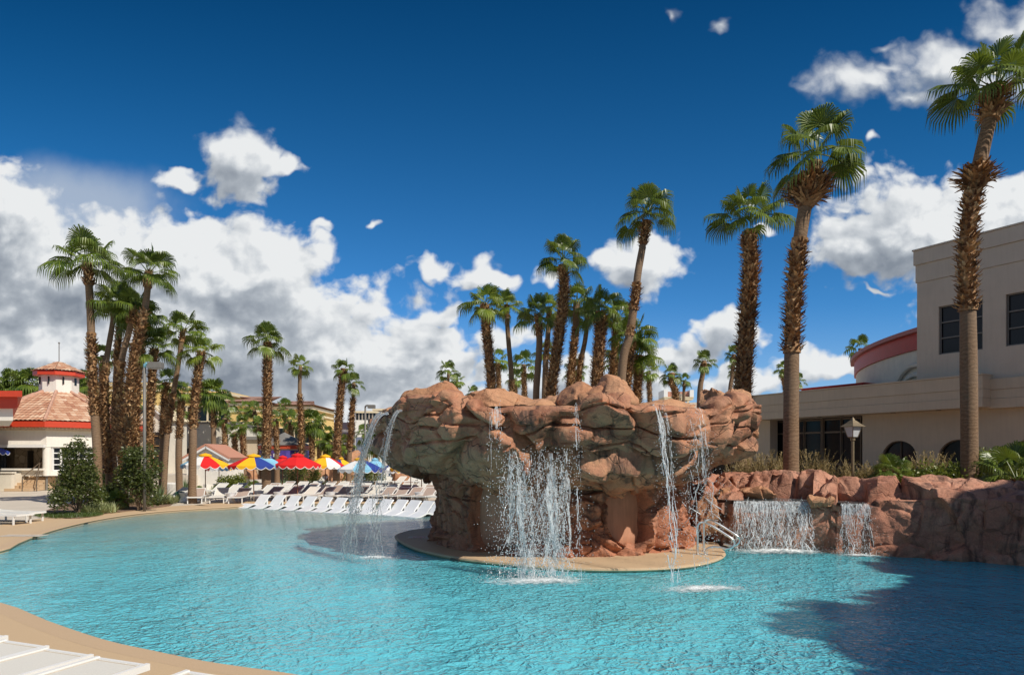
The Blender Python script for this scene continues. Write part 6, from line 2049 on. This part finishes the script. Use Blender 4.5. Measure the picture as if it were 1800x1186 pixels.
for k, (px, py, lab) in enumerate([(193, 908.5, 'dark skimmer slot in the left pool edge, nearest of three'), (150, 917, 'dark skimmer slot in the left pool edge, middle one'), (249, 900.5, 'dark skimmer slot in the left pool edge, farthest one'), (800, 980.5, 'dark skimmer slot in the island edge on its left side')]):
    c = GP(px, py, -.02); t_ = (GP(px + 8, py - (1.6 if k < 3 else -1.6), -.02) - c).normalized()
    mb = MB(); mb.bar(Vector((c.x, c.y, -.055)) - t_ * .16, Vector((c.x, c.y, -.055)) + t_ * .16, .05, .05)
    o = mb.build('skimmer_slot', [M['shadeglass']]); tag(o, lab, 'skimmer slot', 'skimmer slots at the waterline')


# ------------------------------------------------------------------ falling water
def fall_mat(name, tr_=.35, col=(.93, .96, .98)):
    m = bpy.data.materials.new(name); m.use_nodes = True
    t = NT(m.node_tree); b = m.node_tree.nodes['Principled BSDF']; out = m.node_tree.nodes['Material Output']
    b.inputs['Base Color'].default_value = (*col, 1); b.inputs['Roughness'].default_value = .12
    b.inputs['Specular IOR Level'].default_value = .4
    tl = m.node_tree.nodes.new('ShaderNodeBsdfTranslucent'); tl.inputs[0].default_value = (.95, .97, 1, 1)
    mt_ = m.node_tree.nodes.new('ShaderNodeMixShader'); mt_.inputs[0].default_value = .35
    t.l.new(b.outputs[0], mt_.inputs[1]); t.l.new(tl.outputs[0], mt_.inputs[2])
    ts = m.node_tree.nodes.new('ShaderNodeBsdfTransparent'); mx = m.node_tree.nodes.new('ShaderNodeMixShader')
    nz = t.noise(t.vm('MULTIPLY', t.pos(), (9, 9, 3.5)), 2.2, 3, .6)
    t.l.new(t.mr(nz, .38, .60, min(.97, tr_ + .45), max(0, tr_ - .3)), mx.inputs[0])
    t.l.new(mt_.outputs[0], mx.inputs[1]); t.l.new(ts.outputs[0], mx.inputs[2]); t.l.new(mx.outputs[0], out.inputs[0])
    return m


M['fall'] = fall_mat('falling_water', .36)
M['film'] = fall_mat('thin_water_film', .68, (.85, .9, .92))
M['jet'] = fall_mat('clear_jet_water', .25, (1, .985, .96))
_jb = M['jet'].node_tree.nodes['Principled BSDF']; _jb.inputs['Transmission Weight'].default_value = .75; _jb.inputs['IOR'].default_value = 1.33; _jb.inputs['Roughness'].default_value = .06
M['drop'] = mat('water_drops', (.92, .95, .97), .1, spec=1.0)
m = M['drop']; m.node_tree.nodes['Principled BSDF'].inputs['Transmission Weight'].default_value = .25
OCT = [(1, 0, 0), (-1, 0, 0), (0, 1, 0), (0, -1, 0), (0, 0, 1), (0, 0, -1)]
OCF = [(0, 2, 4), (2, 1, 4), (1, 3, 4), (3, 0, 4), (2, 0, 5), (1, 2, 5), (3, 1, 5), (0, 3, 5)]


def droplet(mb, p, r, st=1.5, mi=1):
    mb.add([(p[0] + x * r, p[1] + y * r, p[2] + z * r * st) for x, y, z in OCT], OCF, mi)


def strand(mb, p0, v0, zend, rnd, r0=.010, r1=.012, wob=.05, start=0.0, brk=.0, sub=26):
    """ballistic strand from p0 with velocity v0 down to zend"""
    T = (v0[2] + math.sqrt(v0[2] ** 2 + 2 * 9.81 * (p0[2] - zend))) / 9.81
    f1, f2 = rnd.uniform(0, 50), rnd.uniform(0, 50)
    run = []
    for i in range(sub + 1):
        t_ = T * (start + (1 - start) * i / sub); k = t_ / T
        w = wob * k * k
        p = Vector((p0[0] + v0[0] * t_ + w * noise.noise(Vector((t_ * 9, f1, 0))) * 2, p0[1] + v0[1] * t_ + w * noise.noise(Vector((t_ * 9, f2, 0))) * 2, p0[2] + v0[2] * t_ - 4.905 * t_ * t_))
        r = (r0 + (r1 - r0) * k) * rnd.uniform(.35, 1.5)
        if brk and rnd.random() < brk * k:
            if len(run) > 1: mb.tube([q for q, _ in run], [a for _, a in run], 5, cap=False)
            run = []
            for _ in range(3): droplet(mb, p + Vector((rnd.gauss(0, .03), rnd.gauss(0, .03), rnd.gauss(0, .05))), rnd.uniform(.004, .011))
        else: run.append((p, r))
    if len(run) > 1: mb.tube([q for q, _ in run], [a for _, a in run], 5, cap=False)


def spray(mb, c, rad, n, rnd, smin=.003, smax=.010):
    for _ in range(n):
        droplet(mb, (c[0] + rnd.gauss(0, rad[0]), c[1] + rnd.gauss(0, rad[1]), max(-.08, c[2] + rnd.gauss(0, rad[2]))), rnd.uniform(smin, smax))


def fall(label, lips, zend, seed, per, vel, wob=.08, r=(.008, .012), brk=.5, drops=600, film=True, spread=.3, start=(0, .25), name='waterfall', vz=.3, dt0=.2):
    """curtain of strands from a polyline of lip points"""
    rnd = random.Random(seed); mb = MB(); out = Vector(vel)
    for _ in range(per):
        k = rnd.random() * (len(lips) - 1); i = int(k); p = lips[i].lerp(lips[i + 1], k - i)
        v = (out.x + rnd.gauss(0, spread * .3), out.y + rnd.gauss(0, spread * .3), vz * rnd.uniform(0, 1))
        strand(mb, p, v, zend, rnd, r[0], r[1], wob, rnd.uniform(*start), brk)
    T = math.sqrt(2 * (lips[0].z - zend) / 9.81)
    for _ in range(per // (9 if per > 50 and dt0 > .3 else 5)):                              # thin glassy ribbons between the strands
        k = rnd.random() * (len(lips) - 1); i = int(k); p = lips[i].lerp(lips[i + 1], k - i)
        s0 = rnd.uniform(*start); w_ = rnd.uniform(.02, .06); ph = rnd.uniform(0, 50); s1 = min(1, s0 + rnd.uniform(.25, .6))
        def rib(u, v, p=p, s0=s0, w_=w_, ph=ph, s1=s1):
            t_ = T * (s0 + (s1 - s0) * v); wv = wob * (t_ / T) ** 2 * 1.2
            return (p.x + out.x * t_ + (u - .5) * 2 * w_ * (.4 + .6 * math.sin(PI * v)) + wv * noise.noise(Vector((t_ * 7, ph, u * .7))), p.y + out.y * t_ + wv * noise.noise(Vector((t_ * 7, ph, 9 + u * .7))), p.z - 4.905 * t_ * t_)
        mb.grid(rib, 3, 16, mi=2)
    for _ in range(drops):
        k = rnd.random() * (len(lips) - 1); i = int(k); p = lips[i].lerp(lips[i + 1], k - i)
        t_ = T * (dt0 + (1 - dt0) * rnd.random() ** .7); g_ = .05 + .20 * (t_ / T) ** 2
        q = (p.x + out.x * t_ + rnd.gauss(0, g_), p.y + out.y * t_ + rnd.gauss(0, g_), p.z - 4.905 * t_ * t_ + rnd.gauss(0, .08))
        if q[2] > zend: droplet(mb, q, rnd.uniform(.003, .009))
    if film:
        def fp(u, v):
            k = u * (len(lips) - 1); i = min(int(k), len(lips) - 2); p = lips[i].lerp(lips[i + 1], k - i); t_ = T * .48 * v
            return (p.x + out.x * t_ * 1.02, p.y + out.y * t_ * 1.02, p.z + .01 - 4.905 * t_ * t_)
        nv = len(mb.f); mb.grid(fp, 40, 14, mi=2)
    o = mb.build(name, [M['fall'], M['drop'], M['film']], smooth=True)
    tag(o, label, 'waterfall', 'water pouring from the rocks')
    return o


def lip(pxs, y, z, jit=0.0):
    """lip points on the fountain rim: bearing of px, radius of the rim"""
    out = []
    for px in pxs:
        k = (px - 900) / 1200
        # intersect ray x = k*y with the circle of radius 5.38 about the fountain centre, near side
        a = k * k + 1; b_ = -2 * (k * CX + CY); c_ = CX * CX + CY * CY - 5.42 ** 2
        yy = (-b_ - math.sqrt(max(0, b_ * b_ - 4 * a * c_))) / (2 * a)
        out.append(Vector((k * yy, yy, z)))
    return out


fall('broad broken curtain of water on the front of the fountain, left of centre', lip(range(892, 1000, 8), 0, 3.39), -.08, 1, 120, (.0, -.66), .22, (.003, .006), .62, 2300, film=False, start=(.52, .74), spread=.28, dt0=.52)
fall('sparse single threads of water at the right end of the front spillway', lip([1008, 1014], 0, 3.39), -.05, 2, 4, (.0, -.80), .06, (.003, .006), .7, 160, film=False, start=(.0, .2))
fall('thin glittering threads at the left end of the front spillway', lip([862, 884], 0, 3.39), -.05, 3, 5, (.0, -.78), .06, (.003, .005), .9, 160, film=False, start=(.0, .3))
fall('single twisting rope of water falling in front of the right spillway', lip([1146, 1152], 0, 3.38), -.10, 4, 9, (.22, -1.2), .13, (.004, .009), .4, 360, film=False, start=(0, .3), spread=.12)
fall('second rope of water just right of the twisting one', lip([1160, 1164], 0, 3.38), -.10, 5, 4, (.14, -1.05), .08, (.003, .006), .5, 120, film=False, start=(0, .1), spread=.12)
fall('splashing strands at the right side of the fountain above the handrail', lip(range(1200, 1236, 8), 0, 3.38), .0, 6, 8, (.20, -.75), .22, (.003, .007), .6, 900, film=False, start=(.1, .6), spread=.35)
rnd = random.Random(9); mb = MB()
for _ in range(6):
    p = PT(rnd.uniform(1204, 1246), rnd.uniform(842, 900), 14.9)
    strand(mb, p, (rnd.gauss(.5, .8), rnd.gauss(-.1, .3), rnd.uniform(-.5, 1.6)), max(.2, p.z - rnd.uniform(.3, 1.2)), rnd, .005, .008, .25, 0, .4, 14)
spray(mb, PT(1240, 880, 14.9), (.28, .3, .4), 260, rnd, .003, .007)
o = mb.build('water_spray', [M['fall'], M['drop']], smooth=True); tag(o, 'loose spray of droplets thrown out over the handrail', 'spray', kind='stuff')

# left spout: a clear glassy double jet and a wide spray at the tip
def glassy(label, p0, v0, w, seed, strands, drops, k_glass=.62):
    rnd = random.Random(seed); mb = MB(); p0 = Vector(p0)
    T = math.sqrt(2 * (p0.z + .1) / 9.81) * 1.02
    side = Vector((-v0[1], v0[0], 0)).normalized()
    for s_ in (-.5, .5):
        pts, rr = [], []
        for i in range(24):
            t_ = T * k_glass * i / 23; q = p0 + side * (s_ * w) * (1 - .35 * i / 23) + Vector((v0[0] * t_, v0[1] * t_, .25 * t_ - 4.905 * t_ * t_))
            pts.append(q); rr.append((.028 - .016 * i / 23) * rnd.uniform(.85, 1.12))
        mb.tube(pts, rr, 7, cap=False, mi=0)
    for _ in range(strands):
        pp = p0 + side * rnd.uniform(-.5, .5) * w
        strand(mb, pp, (v0[0] + rnd.gauss(0, .07), v0[1] + rnd.gauss(0, .07), .25), -.08, rnd, .004, .009, .16, rnd.uniform(.2, .55), .55)
    for _ in range(drops):
        t_ = T * rnd.uniform(.35, 1); g_ = .02 + .15 * (t_ / T) ** 2
        droplet(mb, (p0.x + v0[0] * t_ + rnd.gauss(0, g_), p0.y + v0[1] * t_ + rnd.gauss(0, g_), p0.z + .25 * t_ - 4.905 * t_ * t_ + rnd.gauss(0, .1)), rnd.uniform(.003, .010))
    o = mb.build('waterfall', [M['jet'], M['jet']], smooth=True); tag(o, label, 'waterfall', 'water pouring from the rocks')


pL = lip([704], 0, 3.35)[0]
glassy('clear arching double jet from the left spout ending in white froth', (pL.x, pL.y, pL.z), (-.66, -.45), .16, 21, 18, 620)
pL = lip([672], 0, 3.33)[0]
glassy('wide glassy sheet from the left tip of the fountain breaking into spray', (pL.x, pL.y, pL.z), (-.95, -.10), .45, 22, 34, 900, .5)
pL = lip([682], 0, 3.34)[0]
glassy('middle part of the glassy sheet at the left tip, falling nearly straight', (pL.x, pL.y, pL.z - .02), (-1.1, -.25), .30, 23, 22, 500, .5)

# lower cascades on the ridge
casc1 = [Vector((5.75 + 1.85 * i / 10, 17.78 - .27 * i / 10 - .08, 1.16)) for i in range(11)]
fall('wide curtain of white water over the lower ridge cascade', casc1, -.08, 31, 150, (-.08, -.42), .16, (.004, .011), .40, 1600, film=True, start=(0, .15), spread=.15)
casc2 = [Vector((8.15 + .58 * i / 4, 17.0 - .22 * i / 4 - .08, 1.15)) for i in range(5)]
fall('narrow second cascade right of the block boulder', casc2, -.08, 32, 34, (-.08, -.40), .12, (.003, .008), .45, 500, film=True, start=(0, .2), spread=.12)
mb = MB(); rnd = random.Random(3)
for k in range(7):
    pass
cw = mat('ridge_basin_water', (.10, .13, .14), .08, bump=.6, bscale=7, bdist=.03)
mb.add([(5.3, 18.5, 1.165), (5.9, 17.92, 1.165), (6.7, 17.66, 1.165), (7.6, 17.42, 1.165), (7.9, 18.4, 1.165), (7.2, 19.4, 1.165), (5.6, 19.6, 1.165)], [(0, 1, 2, 3, 4, 5, 6)])
mb.add([(8.15, 17.02, 1.16), (8.75, 16.8, 1.16), (9.0, 17.5, 1.16), (8.3, 17.9, 1.16)], [(0, 1, 2, 3)])
o = mb.build('basin_water', [cw]); o.parent = RIDGE; o.location = (-7, -18.5, 0)


# foam where the water lands
def foam(label, c, rx, ry, seed, h=.035, rz=0.0, n=60, dens=1.0):
    rnd = random.Random(seed); root = None
    mb = MB()
    mb.grid(lambda u, v: ((u - .5) * 2 * rx, (v - .5) * 2 * ry, max(0, 1 - math.hypot((u - .5) * 2, (v - .5) * 2)) * h * (1 + .9 * noise.noise(Vector((u * rx * 14, v * ry * 14, seed)))) + .006), n, n)
    m = bpy.data.materials.new('white_foam'); m.use_nodes = True
    t = NT(m.node_tree); b = m.node_tree.nodes['Principled BSDF']; out = m.node_tree.nodes['Material Output']
    b.inputs['Base Color'].default_value = (.90, .94, .95, 1); b.inputs['Roughness'].default_value = .5
    cc_ = t.coord('Object'); r_ = t.vm('LENGTH', t.vm('MULTIPLY', cc_, (1 / rx, 1 / ry, 0)))
    nz = t.noise(cc_, 4, 7, .72, 1.5); r_ = t.m('ADD', r_, t.m('MULTIPLY_ADD', t.noise(cc_, 1.6, 3, .6), .8, -.4))
    a = t.mr(t.m('ADD', t.m('MULTIPLY', nz, 1.1), t.m('MULTIPLY', r_, -.85)), -.05, .62, 0, dens, True)
    a = t.m('MULTIPLY', a, t.mr(r_, .6, 1.05, 1, 0, True))
    ts = m.node_tree.nodes.new('ShaderNodeBsdfTransparent'); mx = m.node_tree.nodes.new('ShaderNodeMixShader')
    t.l.new(a, mx.inputs[0]); t.l.new(ts.outputs[0], mx.inputs[1]); t.l.new(b.outputs[0], mx.inputs[2]); t.l.new(mx.outputs[0], out.inputs[0])
    t.l.new(t.bump(t.noise(cc_, 22, 4, .7), .8, .02), b.inputs['Normal'])
    for _ in range(int(rx * ry * 520)):
        q = rnd.random() ** .8; a_ = rnd.uniform(0, 6.28)
        droplet(mb, (rx * .85 * q * math.cos(a_), ry * .85 * q * math.sin(a_), abs(rnd.gauss(0, .08)) + .01), rnd.uniform(.003, .009), 1.2, 1)
    o = mb.build('foam', [m, M['drop']], smooth=True, loc=c); o.rotation_euler = (0, 0, rz)
    tag(o, label, 'foam', kind='stuff')


foam('white froth where the front curtain hits the pool', (GP(950, 1022, -.1).x, GP(950, 1022, -.1).y, -.095), 1.7, .8, 1)
foam('white froth in front of the right spillway', (GP(1236, 1036, -.1).x, GP(1236, 1036, -.1).y, -.095), 1.4, .62, 2, rz=.1)
foam('white froth ring under the left jet', (GP(660, 981, -.1).x, GP(660, 981, -.1).y, -.095), .85, .6, 3)
foam('faint froth under the left tip spray', (GP(622, 952, -.1).x, GP(622, 952, -.1).y, -.095), .7, .5, 4, dens=.35)
foam('long band of froth at the foot of the wide cascade', (6.75, 17.05, -.095), 1.95, .75, 5, rz=-.14, h=.09)
foam('froth at the foot of the narrow cascade', (8.45, 16.55, -.095), .85, .45, 6, rz=-.3)
